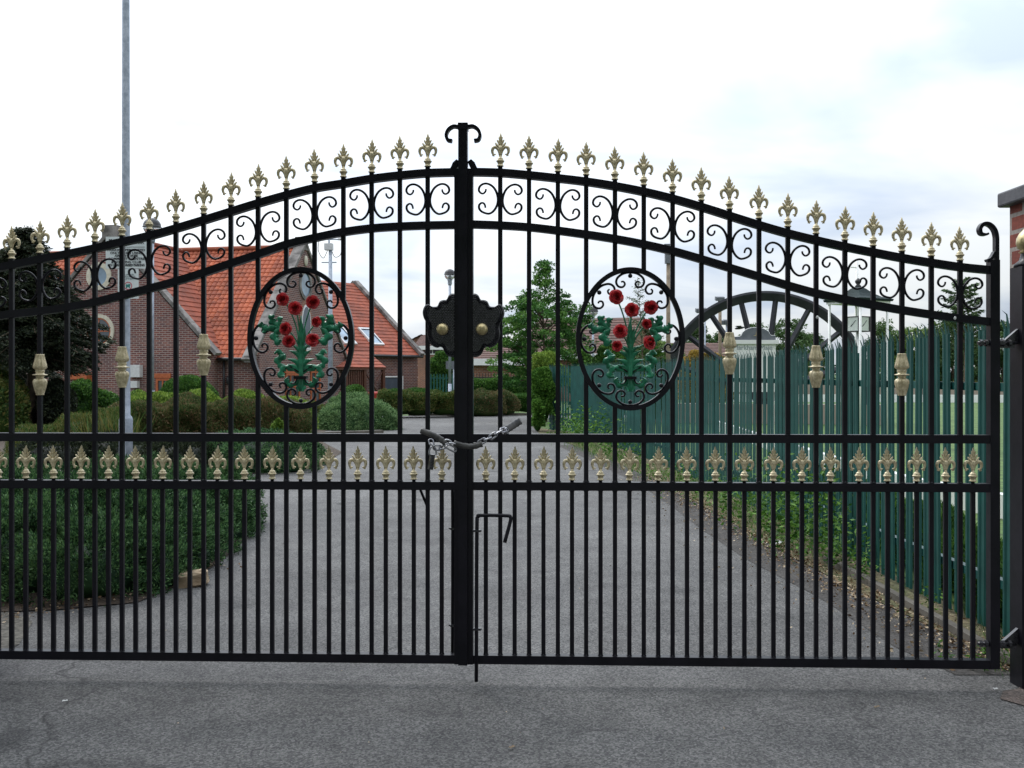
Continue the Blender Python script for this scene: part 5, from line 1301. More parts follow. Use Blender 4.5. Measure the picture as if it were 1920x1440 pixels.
for (t, py, sz, wpx, bd) in (('PRIVATE CAR PARK', 453.5, .085, 66, .0016), ('PARKING PERMITTED', 469, .042, 70, .0008), ('ONLY WHEN USING', 474.7, .042, 60, .0008), ('ARMTHORPE', 480, .042, 44, .0008),
                             ('COMMUNITY CENTRE', 485.5, .042, 68, .0008), ('& BOWLING CLUB', 491.5, .042, 56, .0008), ('NO UNAUTHORISED PARKING', 497.3, .044, 69, .0013)):
    tline(t, py, sz, wpx, par=s1, bold=bd)
mb = MB(); mb.box(PX(203, sd), PX(272, sd), sd - .0065, sd - .004, PZ(463.6, sd), PZ(462.9, sd)); mb.build('rule_line', M_INK, s1)
s2 = board('narrow white notice with red ringed green emblem below the car park notice', 221, 260, 504.5, 560, sd)
for i, (t, py) in enumerate((('PLEASE', 515), ('CLEAN UP', 519), ('AFTER', 523))): tline(t, py, .024, 20 if i != 1 else 26, mat=M_INKGREY, par=s2, px=241, bold=.0002)
mb = MB(); cx_, cz_ = PX(240.5, sd), PZ(536, sd); rr = 7.5 * sd / F
A = [(cx_ + rr * math.cos(t), cz_ + rr * math.sin(t)) for t in np.linspace(0, 2 * PI, 33)]; B = [(cx_ + (rr - .010) * math.cos(t), cz_ + (rr - .010) * math.sin(t)) for t in np.linspace(0, 2 * PI, 33)]
for k in range(32): mb.quad((A[k][0], sd - .007, A[k][1]), (A[k + 1][0], sd - .007, A[k + 1][1]), (B[k + 1][0], sd - .007, B[k + 1][1]), (B[k][0], sd - .007, B[k][1]))
mb.build('ring_mark', M_INKRED, s2)
mb = MB(); mb.poly([(cx_ + x * rr, sd - .006, cz_ + z * rr) for x, z in ((-.55, -.1), (-.5, -.6), (-.3, -.6), (-.2, -.3), (.1, -.35), (.3, -.55), (.5, -.5), (.45, -.1), (.6, .3), (.35, .5), (.15, .3), (.0, .55), (-.2, .25), (-.45, .5), (-.6, .2))]); mb.build('green_mark', M_INKTEAL, s2)

def globe_lamp(label, px, py, rpx, d, pole_w, sq=False):
    x = PX(px, d); z = PZ(py, d); r = rpx * d / F
    o = thing('globe_lamp', label, 'lamp post', (x, d, 0), 0, 'globe lamps along the drive')
    mb = MB(); mb.tube([(x, d, 0), (x, d, 1.0)], pole_w * 1.3, 12); mb.tube([(x, d, 1.0), (x, d, z - r * 1.6)], pole_w, 12); mb.lathe([(pole_w * 1.1, z - r * 1.9), (pole_w * 1.6, z - r * 1.6), (pole_w * 1.5, z - r * 1.1), (pole_w * 2.2, z - r * .95)], 14, c=(x, d, 0)); mb.build('pole', M_GALV, o)
    n = 24
    mb = MB(); mb.lathe([(r * .02, z + r)] + [(r * math.sin(t), z + r * math.cos(t)) for t in np.linspace(.12, PI / 2, 9)] + [(r * 1.04, z - r * .02), (r * 1.04, z - r * .08)], n, c=(x, d, 0)); mb.build('hood', M_GUTTER, o)
    mb = MB(); mb.lathe([(r * .98 * math.sin(t), z + r * .98 * math.cos(t)) for t in np.linspace(PI / 2 + .08, PI * .93, 9)], n, c=(x, d, 0)); mb.build('glass_bowl', M_CLEAR, o)
    mb = MB(); mb.lathe([(r * .12, z - r * .9), (r * .3, z - r * .8), (r * .32, z - r * .3), (r * .1, z - r * .1)], 10, c=(x, d, 0)); mb.build('lamp_holder', M_SHUTTER, o)
globe_lamp('globe topped lamp on a slim pole just right of the tall column', 285, 425, 16.5, 20, .040)
globe_lamp('globe lamp on white pole left of the centre post above the lock plate', 843.5, 515, 10.5, 33, .045)
globe_lamp('globe lamp seen inside the right medallion in front of the brown roof', 1112, 584, 9.5, 36, .04)
# grey sign on the far lamp
x = PX(847, 34); gs = thing('grey_sign', 'blank back of a grey traffic sign behind the lamp by the centre post', 'sign', (x, 34, 0))
mb = MB(); mb.box(PX(836, 34), PX(858, 34), 33.98, 34, PZ(692, 34), PZ(677, 34)); mb.build('plate', M_SHUTTER, gs); mb = MB(); mb.tube([(PX(851, 34), 34.04, 0), (PX(851, 34), 34.04, PZ(678, 34))], .03, 8); mb.build('post', M_GALV, gs)

# CCTV mast
vd = 32.0; vx = PX(619.5, vd); vm = thing('cctv_mast', 'pale steel camera mast with cross arms and looping cables before the hall', 'mast', (vx, vd, 0))
mb = MB(); mb.tube([(vx, vd, 0), (vx, vd, PZ(456, vd))], [.085, .055], 14); mb.build('mast', M_GALV, vm)
mb = MB(); mb.box(PX(609, vd), PX(624, vd), vd - .12, vd + .12, PZ(469, vd), PZ(457, vd)); mb.build('camera_box', M_LIGHTBOX, vm)
mb = MB(); mb.tube([P(603, 492, vd), P(631, 492, vd)], .022, 6); mb.tube([P(597, 449, vd), P(640, 449, vd)], .022, 6); mb.tube([P(617, 449, vd), P(617, 458, vd)], .03, 6); mb.build('cross_arm', M_GALV, vm)
for a, b, c, d in (((598, 450), (597, 470), (606, 484), (614, 470)), ((622, 470), (628, 482), (639, 476), (640, 450))):
    mb = MB(); mb.tube(catmull([P(*q, vd) for q in (a, b, c, d)], 6), .011, 5); mb.build('cable', M_GUTTER, vm)
for px in (598, 639): mb = MB(); mb.box(-.07, .07, -.2, .12, -.05, .05, Matrix.Translation(P(px, 447, vd)) @ Matrix.Rotation(R(20), 4, 'Z')); mb.build('camera', M_LIGHTBOX, vm)

# timber pole with floodlight head
td = 26.0; tx = PX(1253, td); tp = thing('timber_pole', 'weathered timber pole with boxy grey light head behind the right medallion', 'pole', (tx, td, 0))
mb = MB(); mb.tube([(tx, td, 0), (tx, td, PZ(492, td))], [.065, .05], 12); mb.build('pole', M_POLEWOOD, tp)
mb = MB(); mb.box(PX(1245, td), PX(1261, td), td - .1, td + .1, PZ(472, td), PZ(458, td)); mb.box(PX(1247, td), PX(1259, td), td - .08, td + .08, PZ(494, td), PZ(473, td)); mb.build('light_head', M_SHUTTER, tp)
# floodlight masts of the sports ground
for (px, pys, hd, d, lab) in ((1350, 660, ((1349.5, 560, 9),), 60, 'brown floodlight mast with one lamp head left of the winding wheel'),
                      (1322, 690, ((1309, 582, 5), (1320, 581, 5)), 62, 'low twin headed floodlight poking above the wheel rim'),
                      (1362, 690, ((1353, 604, 4), (1361, 603, 4)), 66, 'small twin floodlight seen through the wheel spokes')):
    x = PX(px, d); o = thing('floodlight_mast', lab, 'floodlight', (x, d, 0), 0, 'floodlights of the sports ground')
    y0 = min(h_[1] for h_ in hd); mb = MB(); mb.tube([(x, d, 0), (x, d, PZ(y0 + 6, d))], .10 if len(hd) == 1 else .05, 8); mb.tube([P(hd[0][0] - 3, y0 + 5, d), P(max(px, hd[-1][0]) + 2, y0 + 5, d)], .05, 6); mb.build('mast', M_POLEWOOD if len(hd) == 1 else M_GALV, o)
    for (hx, hy, hw) in hd: mb = MB(); s2_ = d / F; mb.box(-hw * s2_ * .9, hw * s2_ * .9, -.2, .2, -3.5 * s2_, 3.5 * s2_, Matrix.Translation(P(hx, hy, d)) @ Matrix.Rotation(R(12), 4, 'X')); mb.build('lamp_head', M_SHUTTER, o)
fl_ = thing('flag_mast', 'white mast with cross arm rising above the pagoda roof', 'mast', (PX(1607, 45), 45, 0))
mb = MB(); mb.tube([(PX(1607, 45), 45, 0), P(1607, 488, 45)], .06, 8); mb.build('mast', M_WHITE, fl_); mb = MB(); mb.tube([P(1595, 501, 45), P(1609, 501, 45)], .035, 6); mb.build('cross_arm', M_WHITE, fl_)
# a bird in flight
bd_ = thing('bird', 'dark bird gliding above the left end of the memorial sign', 'bird', P(1388, 615, 24))
c = P(1388, 615, 24); mb = MB(); M_ = Matrix.Rotation(R(8), 4, 'Y')
mb.tube([c + Vector((x, 0, z)) for x, z in ((-.13, -.02), (-.09, -.01), (-.02, 0), (.05, .01), (.085, .015), (.11, .01))], [.012, .028, .035, .028, .018, .004], 8); mb.build('body', M_GUTTER, bd_)
for sg in (-1, 1):
    mb = MB(); q = [(0, 0), (.1, .05), (.24, .035)]
    mb.quad(c + Vector((.04, sg * .02, 0)), c + Vector((-.05, sg * .02, 0)), c + Vector((-.12, sg * .08, .05)), c + Vector((.0, sg * .10, .055))); mb.quad(c + Vector((.0, sg * .10, .055)), c + Vector((-.12, sg * .08, .05)), c + Vector((-.2 if sg < 0 else .05, sg * .2, .04)), c + Vector((.02, sg * .2, .05)))
    mb.build('wing', M_GUTTER, bd_)

# ================================================================== PLANTS
def BX(px0, px1, d): return (PX((px0 + px1) / 2, d), (px1 - px0) / 2 * d / F)
# --- near juniper mass on the left
JL = [(-3.0, 6.95, .45, .52), (-2.62, 6.15, .38, .36), (-2.32, 6.3, .22, .27), (-3.1, 6.35, .42, .42), (-2.48, 6.75, .32, .44), (-2.26, 6.95, .18, .25), (-2.44, 7.35, .30, .41), (-2.8, 7.65, .45, .52), (-3.5, 7.2, .5, .54), (-3.6, 6.5, .42, .44), (-4.1, 6.9, .5, .5), (-3.3, 8.3, .55, .52), (-4.2, 7.9, .7, .55), (-4.8, 7.0, .6, .5), (-2.8, 8.4, .4, .47)]
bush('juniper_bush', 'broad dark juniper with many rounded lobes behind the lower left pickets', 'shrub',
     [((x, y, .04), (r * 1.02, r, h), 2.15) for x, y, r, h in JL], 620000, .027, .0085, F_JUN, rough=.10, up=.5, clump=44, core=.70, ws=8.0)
bush('juniper_bush', 'lighter juniper lobe at the right end of the near mound by the drive', 'shrub',
     [((-2.48, 8.0, .03), (.28, .36, .42), 2.15), ((-2.56, 8.75, .03), (.30, .4, .44), 2.15), ((-2.34, 8.25, .0), (.17, .3, .30), 2.1)],
     80000, .027, .0085, F_JUN, rough=.08, up=.5, clump=44, core=.70, ws=8.0)
# --- second line of low plants
bush('juniper_bush', 'low juniper patch behind the middle rail under the left medallion', 'shrub',
     [((PX(505, 13.8), 13.8, .08), (.62, .45, .42), 2.3), ((PX(455, 14.4), 14.4, .05), (.55, .45, .42), 2.3), ((PX(560, 14.6), 14.6, .05), (.35, .4, .33), 2.2)], 26000, .045, .014, F_JUN, rough=.05, clump=18)
bush('ground_cover_shrub', 'low dark ground cover under the red brown hedge', 'shrub',
     [((PX(p, 14.3), 14.3 + .3 * math.sin(p), .05), (.55, .4, .34), 2.3) for p in (110, 190, 270, 345, 410)], 30000, .05, .018, F_YEW, rough=.05, clump=16)
bush('brown_hedge', 'long red brown tinged hedge across the bed left of the medallion', 'hedge',
     hedge_blobs([(PX(215, 16.5), 16.6), (PX(545, 17), 17.2)], 1.0, .86, .7, 3.2), 100000, .05, .018, F_BROWN, rough=.13, up=.9, core=.68)
bush('heather_mound', 'olive and brown grassy mound behind the leftmost bars', 'shrub',
     [((PX(p, 16.2), 16.2 + .4 * math.sin(p * .1), .05), (.62, .7, h_), 2.3) for p, h_ in ((95, .48), (150, .66), (215, .76))], 32000, .07, .012, F_MIXH, rough=.07, up=1.0)
bush('lime_hedge', 'bright lime green hedge top behind the red brown hedge', 'hedge',
     hedge_blobs([(PX(240, 20), 20), (PX(500, 20.5), 20.5)], .9, .96, .7, 3.2), 34000, .06, .03, F_LIME, rough=.14, up=.6)
bush('lime_hedge', 'lime green shrub below the left medallion ring', 'shrub',
     [((PX(545, 20.5), 20.6, .3), (.5, .45, .58), 2.3), ((PX(515, 20.8), 20.9, .2), (.45, .45, .62), 2.3)], 11000, .06, .03, F_LIME, rough=.08)
bush('clipped_shrub', 'rounded mid green clipped shrub against the hall wall', 'shrub',
     [((PX(345, 25), 25.3, .4), (.74, .6, .86), 2.6)], 17000, .06, .03, F_HEDGE, rough=.05)
bush('green_bush', 'light green bush below the orange canopy of the hall', 'shrub', [((PX(148, 25), 25, .5), (.42, .5, .68), 2.2), ((PX(178, 25), 25.4, .3), (.5, .5, .65), 2.2)], 9000, .09, .04, F_HEDGE, rough=.1)
bush('laurel_bush', 'dark broad leaved bush at the far left edge beside the conifer trunk', 'shrub', [((PX(5, 21), 21, .5), (.42, .6, .75), 2.2), ((PX(-30, 21), 21.4, .6), (.6, .6, 1.0), 2.2)], 9000, .11, .05, F_MIXH, rough=.1)
bush('laurel_bush', 'dark glossy bush right of the conifer trunk', 'shrub', [((PX(108, 22), 22, .45), (.36, .5, .72), 2.2), ((PX(85, 22.5), 22.6, .4), (.4, .5, .6), 2.2)], 9000, .09, .045, F_YEW, rough=.1)
bush('dark_hedge', 'shaded dark hedge end left of the sage juniper', 'hedge', hedge_blobs([(PX(540, 24.5), 24.5), (PX(603, 24.5), 24.6)], 1.0, .66, .6, 3.2), 14000, .05, .025, F_MIXH, rough=.06)
bush('sage_juniper', 'domed sage green juniper beside the drive, between two bars', 'shrub',
     [((PX(672, 24), 24.1, .05), (.88, .75, .56), 2.5), ((PX(628, 24), 24.3, .05), (.4, .6, .42), 2.3), ((PX(655, 24.8), 25.0, .1), (.6, .6, .66), 2.3), ((PX(712, 24), 24.0, .0), (.42, .5, .38), 2.3)], 90000, .055, .016, F_JUN2, rough=.08, up=.2, clump=20, core=.72, ws=6.0)
bush('round_bush', 'dark green rounded bush in front of the timber porch', 'shrub', [((PX(665, 33), 33, .35), (.42, .5, .62), 2.2)], 7000, .07, .035, F_HEDGE, rough=.07)
bush('low_shrub', 'grey green straggly shrub between round bush and red bin', 'shrub', [((PX(690, 30), 30, .2), (.33, .4, .48), 2.2), ((PX(640, 30), 30.3, .2), (.5, .4, .4), 2.2)], 7000, .06, .02, F_MIXH, rough=.09)
bush('drive_hedge', 'brown topped green hedge along the far drive, left of the centre post', 'hedge',
     hedge_blobs([(PX(716, 30), 30.3), (PX(855, 30.8), 31.0)], 1.1, .76, .7, 4), 42000, .06, .03, F_MIXH, rough=.11)
bush('drive_hedge', 'rounded brown green hedge just right of the centre post', 'hedge',
     [((PX(905, 31.5), 31.6, .3), (.75, .55, .48), 2.8), ((PX(945, 32), 32.2, .3), (.5, .5, .46), 2.6), ((PX(870, 31.5), 31.6, .3), (.6, .5, .48), 2.8)], 26000, .06, .025, F_BROWN, rough=.11)
bush('back_hedge', 'clipped dark green hedge below the outbuilding railings', 'hedge', hedge_blobs([(PX(878, 37), 37), (PX(1010, 37), 37)], 1.2, 1.13, .8, 5), 34000, .07, .035, F_HEDGE, rough=.03)
bush('low_green_hedge', 'low bright green hedge end near the ivy covered fence', 'hedge', hedge_blobs([(PX(962, 33.5), 33.5), (PX(1005, 33.5), 33.5)], 1.0, .66, .7, 4), 13000, .06, .03, F_HEDGE, rough=.04)
bush('low_hedge', 'dark low hedge in front of the blue grey shutter', 'hedge', hedge_blobs([(PX(722, 39), 39), (PX(800, 39), 39)], 1.0, .72, .8, 4), 14000, .07, .035, F_HEDGE, rough=.06)
bush('garden_bush', 'leafy bush behind the far green fence beside the lamp', 'shrub', [((PX(828, 50), 50, .9), (.75, .7, 1.55), 2.1), ((PX(850, 50), 50.4, .9), (.8, .7, 1.4), 2.1)], 12000, .12, .06, F_HEDGE, rough=.15)

# weeds
def weeds(name, label, spots, mat, kind='stuff'):
    Cs, Ds, Ls, Ws = [], [], [], []
    for (x, y, n, h_, sp, lf) in spots:
        for _ in range(n):
            bx, by = x + random.gauss(0, sp), y + random.gauss(0, sp); hh = h_ * random.uniform(.5, 1.1); lean = Vector((random.gauss(0, .25), random.gauss(0, .25), 1))
            k = random.randint(5, 11)
            for i in range(k):
                t = (i + 1) / k; Cs.append((bx + lean.x * hh * t + random.gauss(0, lf * .5), by + lean.y * hh * t + random.gauss(0, lf * .5), hh * t + .01))
                a = random.uniform(0, 2 * PI); Ds.append((math.cos(a), math.sin(a), random.uniform(-.1, .9))); Ls.append(lf * random.uniform(.6, 1.3)); Ws.append(lf * .42)
    V = leaf_arrays(np.array(Cs), unit(np.array(Ds)), np.array(Ls), np.array(Ws))
    o = put(name, leaf_mesh(name, V, mat)); return tag(o, label, None, None, kind) if kind else o
def grass(name, label, spots, mat, kind='stuff'):
    Cs, Ds, Ls = [], [], []
    for (x, y, n, h_, sx_, sy_) in spots:
        c = np.stack([x + RNG.normal(0, sx_, n), y + RNG.normal(0, sy_, n), np.zeros(n)], 1); L_ = h_ * RNG.uniform(.5, 1.2, n)
        d = unit(np.stack([RNG.normal(0, .35, n), RNG.normal(0, .35, n), np.ones(n)], 1)); Cs.append(c + d * L_[:, None] * .5); Ds.append(d); Ls.append(L_)
    C, D, L_ = np.vstack(Cs), np.vstack(Ds), np.concatenate(Ls)
    V = leaf_arrays(C, D, L_, np.maximum(.004, L_ * .035)); return tag(put(name, leaf_mesh(name, V, mat)), label, None, None, kind)
wspots = [(2.14, 8.3, 50, .56, .13, .055), (2.18, 7.6, 70, .66, .12, .055), (2.22, 7.1, 60, .56, .11, .05), (2.25, 6.7, 24, .34, .1, .045), (2.15, 9.0, 36, .40, .16, .05), (2.12, 9.9, 26, .30, .2, .05), (2.08, 11.2, 26, .28, .25, .05), (1.95, 12.8, 24, .3, .25, .055),
          (1.7, 15.8, 26, .4, .3, .07), (1.50, 18.6, 46, .78, .24, .08), (1.35, 19.8, 36, .66, .22, .08), (1.75, 17.2, 26, .5, .2, .07), (1.2, 21.2, 30, .5, .22, .08), (2.3, 6.4, 16, .22, .08, .035), (2.34, 5.6, 8, .14, .08, .03), (2.2, 4.62, 22, .06, .08, .03), (2.42, 4.5, 34, .11, .08, .035), (2.32, 4.4, 14, .06, .06, .025)]
weeds('weeds', 'leafy weeds sprouting along the foot of the green fence', wspots, F_WEED)
gs_ = [(2.2, 8 + i * .9, 260, .10, .12, .45) for i in range(6)] + [(1.9 - .12 * i, 13 + i * 1.1, 300, .13, .18, .5) for i in range(8)] + [(2.42, 4.5, 130, .13, .10, .08), (2.6, 4.5, 120, .16, .08, .06), (2.3, 4.45, 50, .07, .08, .05), (2.5, 5.4, 150, .09, .05, .5), (-4.6, 15.2, 1, .1, .1, .1)]
grass('grass_tufts', 'rough grass along the fence foot', gs_, F_WEED)
grass('tall_grass', 'arching tall grass in the olive mound', [(PX(212, 15.6), 15.6, 260, .75, .16, .12), (PX(172, 15.8), 15.8, 90, .6, .2, .1)], F_MIXH)
bush('ivy_clump', 'ivy climbing over the far end of the green fence', 'climber', [((PX(1017, 23.3), 23.25, .7), (.26, .22, .78), 2.6), ((PX(1008, 23.0), 23.0, .3), (.17, .2, .45), 2.2)], 15000, .065, .05, F_WEED, rough=.09, core=.6)
bush('elder_bush', 'pale lime shrub bulging above the ivy covered fence end', 'shrub', [((PX(1027, 24.3), 24.4, 1.35), (.38, .38, .55), 2.1), ((PX(1045, 24.3), 24.6, 1.2), (.3, .35, .4), 2.1)], 13000, .07, .035, F_LIME, rough=.12, core=.6)
o = bush('sprig', 'small bright green sprig in front of the dark hedge', 'plant', [((PX(522, 15.0), 15.0, .45), (.12, .1, .24), 2.0)], 700, .07, .03, F_LIME, rough=.05, core=None)
bush('fence_bushes', 'mixed green bushes behind the fence seen through the right medallion', 'shrub', [((PX(1150, 27), 27.5, .9), (.6, .6, 1.25), 2.2), ((PX(1215, 27), 27.5, .9), (.7, .6, 1.2), 2.2), ((PX(1105, 28), 28, .8), (.5, .5, 1.1), 2.2)], 26000, .09, .045, F_HEDGE, rough=.16)
bush('golden_shrub', 'orange golden shrub beyond the fence left of the wheel', 'shrub', [((PX(1330, 40), 40, .8), (.95, .6, 1.35), 2.2), ((PX(1300, 40), 40, .8), (.6, .6, 1.35), 2.2)], 12000, .12, .06, F_GOLD, rough=.2)
grass('flower_bed', 'yellow flowers along the far edge of the bowling green', [(14 + i * .6, 50.5 - .06 * i, 60, .9, .3, .2) for i in range(18)], F_FLOWER)
bush('rough_growth', 'dark rank growth at the foot of the fence on the green side', 'undergrowth', [((2.85 + .06 * i, 5.6 + i * .75, .03), (.26, .5, .26 + .05 * (i % 3)), 2.2) for i in range(9)], 42000, .06, .016, F_HEDGE, rough=.08, up=.8)
# vine strands hanging on the fence
for (px, d, y0, y1) in ((1208, 17.2, 700, 850), (1103, 22.2, 655, 690)):
    x = PX(px, d); n = 700; t = RNG.random(n)
    C = np.stack([x - .1 + RNG.normal(0, .05, n), np.full(n, d) + RNG.normal(0, .06, n), PZ(y0, d) + (PZ(y1, d) - PZ(y0, d)) * t], 1)
    V = leaf_arrays(C, unit(RNG.normal(size=(n, 3))), .06 * RNG.uniform(.6, 1.2, n), .035)
    tag(put('vine', leaf_mesh('vine', V, F_WEED)), 'thin vine hanging down the fence below the right medallion' if px == 1208 else 'short vine on the fence top beside the medallion ring', 'climber')

# --- trees
def tree(name, label, x, y, env, trunk_r, z0, ncl, nleaf, ls, mat, clr=.32, limbs=24, flat=.55, group=None, bark=M_BARK, lean=0.0, droop=0.0, cat='tree'):
    o = thing(name, label, cat, (x, y, 0), 0, group)
    zt = env[-1][0]; zs = [e[0] for e in env]; rs = [e[1] for e in env]
    tr = [(x + .06 * math.sin(z * 1.7) + lean * z, y + .05 * math.cos(z * 1.3), z) for z in np.linspace(-.05, zt * .96, 12)]
    mb = MB(); mb.tube(tr, [trunk_r * (1 - .93 * i / 11) for i in range(12)], 10)
    zc = RNG.uniform(env[0][0], zt, ncl * 3); rr = np.interp(zc, zs, rs); keep = RNG.random(ncl * 3) < (rr / max(rs)) ** 1.2 + .05; zc = zc[keep][:ncl]; rr = rr[keep][:ncl]; n = len(zc)
    a = RNG.uniform(0, 2 * PI, n); q = np.sqrt(RNG.uniform(.12, 1.0, n)); lump = 1 + .22 * np.sin(3 * a + zc * 2.1) + .12 * np.sin(5 * a - zc * 3)
    cx = x + lean * zc + np.cos(a) * rr * q * lump; cy = y + np.sin(a) * rr * q * lump; cz = zc - droop * q * rr
    for i in RNG.choice(n, min(limbs, n), replace=False):
        zb = max(z0, zc[i] - rr[i] * q[i] * .7); zb = min(zb, zt * .9); p0 = Vector((x + .06 * math.sin(zb * 1.7) + lean * zb, y + .05 * math.cos(zb * 1.3), zb)); p1 = Vector((cx[i], cy[i], cz[i]))
        mid = p0.lerp(p1, .5) + Vector((0, 0, .12 * (p1 - p0).length)); mb.tube(catmull([p0, mid, p1], 3), [trunk_r * .32, trunk_r * .28, trunk_r * .24, trunk_r * .2, trunk_r * .15, trunk_r * .1, trunk_r * .05], 6)
    mb.build('trunk', bark, o)
    m = nleaf // n; base = np.repeat(np.stack([cx, cy, cz], 1), m, 0); out_d = np.repeat(np.stack([np.cos(a), np.sin(a), np.full(n, .15)], 1), m, 0)
    dd = unit(RNG.normal(size=base.shape)); dd = dd * (RNG.random((len(base), 1)) ** .5) * clr * np.array([1, 1, flat]) * np.repeat(RNG.uniform(.6, 1.3, n), m)[:, None]
    C = base + dd; D = unit(out_d * .6 + RNG.normal(0, .6, base.shape) + np.array([0, 0, -.15]))
    tone = np.clip(np.repeat(RNG.random(n), m) * .5 + RNG.random(len(C)) * .5, 0, 1)
    V = leaf_arrays(C, D, ls * RNG.uniform(.6, 1.3, len(C)), ls * .55)
    put('crown', leaf_mesh('crown', V, mat, (x, y, 0), tone=tone), o)
    return o
md = 28.0
tree('maple_tree', 'young green maple right of the centre post with a spiky leading shoot', PX(1022, md), md, [(1.0, 1.0), (1.6, 1.45), (2.6, 1.45), (3.15, 1.15), (3.6, .55), (4.1, .26), (4.5, .05)], .07, .9, 300, 30000, .085, F_TREE, clr=.24, limbs=60, flat=.45)
def conifer(name, label, x, y, z0, zt, prof, nb, nl, ls, mat, trunk_r, lw=.3, up=0.0, droop=.35, group=None, bark=M_BARK, cat='tree'):
    o = thing(name, label, cat, (x, y, 0), 0, group); mb = MB()
    mb.tube([(x + .08 * math.sin(z), y, z) for z in np.linspace(-.05, zt, 10)], [trunk_r * (1 - .95 * i / 9) for i in range(10)], 9)
    Cs, Ds = [], []
    for i in range(nb):
        t = (i + random.random()) / nb; z = z0 + (zt - z0) * t; L_ = np.interp(t, [p[0] for p in prof], [p[1] for p in prof]) * random.uniform(.75, 1.12); a = i * 2.39996 + random.uniform(-.3, .3)
        d = Vector((math.cos(a), math.sin(a), up)); pts = [Vector((x + .08 * math.sin(z), y, z)) + d * (L_ * s) + Vector((0, 0, -droop * L_ * s * s + .12 * L_ * s)) for s in np.linspace(0, 1, 6)]
        mb.tube(pts, [max(.006, trunk_r * .22 * (1 - s)) + .004 for s in np.linspace(0, 1, 6)], 5)
        m = max(8, int(nl * L_)); s = RNG.random(m) ** .8; side = RNG.choice([-1, 1], m); perp = np.array([-math.sin(a), math.cos(a), 0])
        P6 = np.array([tuple(p) for p in pts]); si = s * 5; i0 = np.minimum(si.astype(int), 4); f_ = (si - i0)[:, None]; base = P6[i0] * (1 - f_) + P6[i0 + 1] * f_
        off = (RNG.random(m) * lw * L_ * (1 - s * .75) ** .7)[:, None]; c = base + perp * side[:, None] * off + np.array([math.cos(a), math.sin(a), 0]) * off * .5 + np.array([0, 0, -1]) * off * .35 + RNG.normal(0, .03, (m, 3))
        dd = unit(perp * side[:, None] * .8 + np.array([math.cos(a), math.sin(a), -.25]) + RNG.normal(0, .35, (m, 3))); Cs.append(c); Ds.append(dd)
    mb.build('trunk', bark, o); C, D = np.vstack(Cs), np.vstack(Ds)
    V = leaf_arrays(C, D, ls * RNG.uniform(.6, 1.3, len(C)), ls * .3); put('crown', leaf_mesh('crown', V, mat, (x, y, 0)), o); return o
conifer('dark_conifer', 'large near black conifer with drooping sprays at the left edge', PX(45, 22), 22.2, 1.55, PZ(425, 22), [(0, 1.3), (.25, 1.6), (.5, 1.2), (.75, .8), (1, .2)], 150, 460, .10, F_YEW, .13, lw=.36, droop=.30)
conifer('dark_conifer', 'taller dark conifer behind at the far left edge', PX(-75, 26), 26.5, .8, PZ(392, 26), [(0, 2.1), (.4, 1.9), (.75, 1.1), (1, .15)], 120, 420, .12, F_YEW, .16, lw=.42, droop=.35)
conifer('young_spruce', 'thin young spruce with sparse upturned twigs inside the right medallion', PX(1199, 25.5), 25.5, 1.2, PZ(521, 25.5), [(0, .75), (.4, .62), (.8, .28), (1, .04)], 40, 190, .055, F_SPRUCE, .035, lw=.18, up=.45, droop=.2)
# far trees, each its own
for i, (px, d, ytop, r, ls, mat, lab) in enumerate((
    (1312, 80, 612, 1.5, .22, F_FAR, 'round dark tree beyond the golden shrub left of the wheel'),
    (1345, 86, 628, 1.3, .22, F_FAR, 'low tree just right of the brown floodlight mast'),
    (1416, 62, 606, 1.1, .17, F_FAR, 'bushy tree right behind the sign pediment'),
    (1478, 60, 598, 1.7, .17, F_FAR, 'large green tree behind the right hand wheel spokes'),
    (1520, 64, 626, 1.1, .17, F_FAR, 'smaller tree near the right end of the wheel rim'),
    (1665, 58, 604, 1.1, .17, F_FAR, 'dark tree just right of the clock shelter'),
    (1235, 66, 640, 1.8, .18, F_FARL, 'yellow green tree behind the timber pole'),
    )):
    zt = PZ(ytop, d); tree('far_tree', lab, PX(px, d), d, [(.4, r * .8), (zt * .45, r), (zt * .75, r * .85), (zt * .93, r * .45), (zt, .1)], .12, .5, 90, 7500, ls, mat, clr=.42, limbs=10, flat=.8, group='trees beyond the sports ground')
for i, (px, ytop, mat, lab) in enumerate((
    (1700, 612, F_FARL, 'light green leafy tree behind the fence right of the clock, first of the row'),
    (1742, 600, F_FARL, 'light green tree behind the middle of the right fence run'),
    (1785, 592, F_FAR, 'tree under the pine at the far side of the green'),
    (1832, 596, F_FARL, 'light green tree left of the hanging stile'),
    (1880, 604, F_FAR, 'tree showing between hanging stile and brick pier'),
    (1930, 600, F_FAR, 'tree behind the brick pier'))):
    d = 56 + (i % 2) * 2.0; zt = PZ(ytop, d); tree('border_tree', lab, PX(px, d), d, [(.1, 1.1), (1.4, 1.25), (zt * .7, 1.1), (zt * .93, .6), (zt, .1)], .1, .4, 90, 9000, .17, mat, clr=.42, limbs=8, flat=.8, group='row of trees beyond the bowling green')
pn = conifer('pine_tree', 'bushy pine top rising over the tree row right of the last bars', PX(1808, 50), 50, 2.4, PZ(524, 50), [(0, 1.0), (.5, 1.1), (.85, .8), (1, .35)], 40, 150, .22, F_SPRUCE, .12, lw=.3, up=.35, droop=.1)

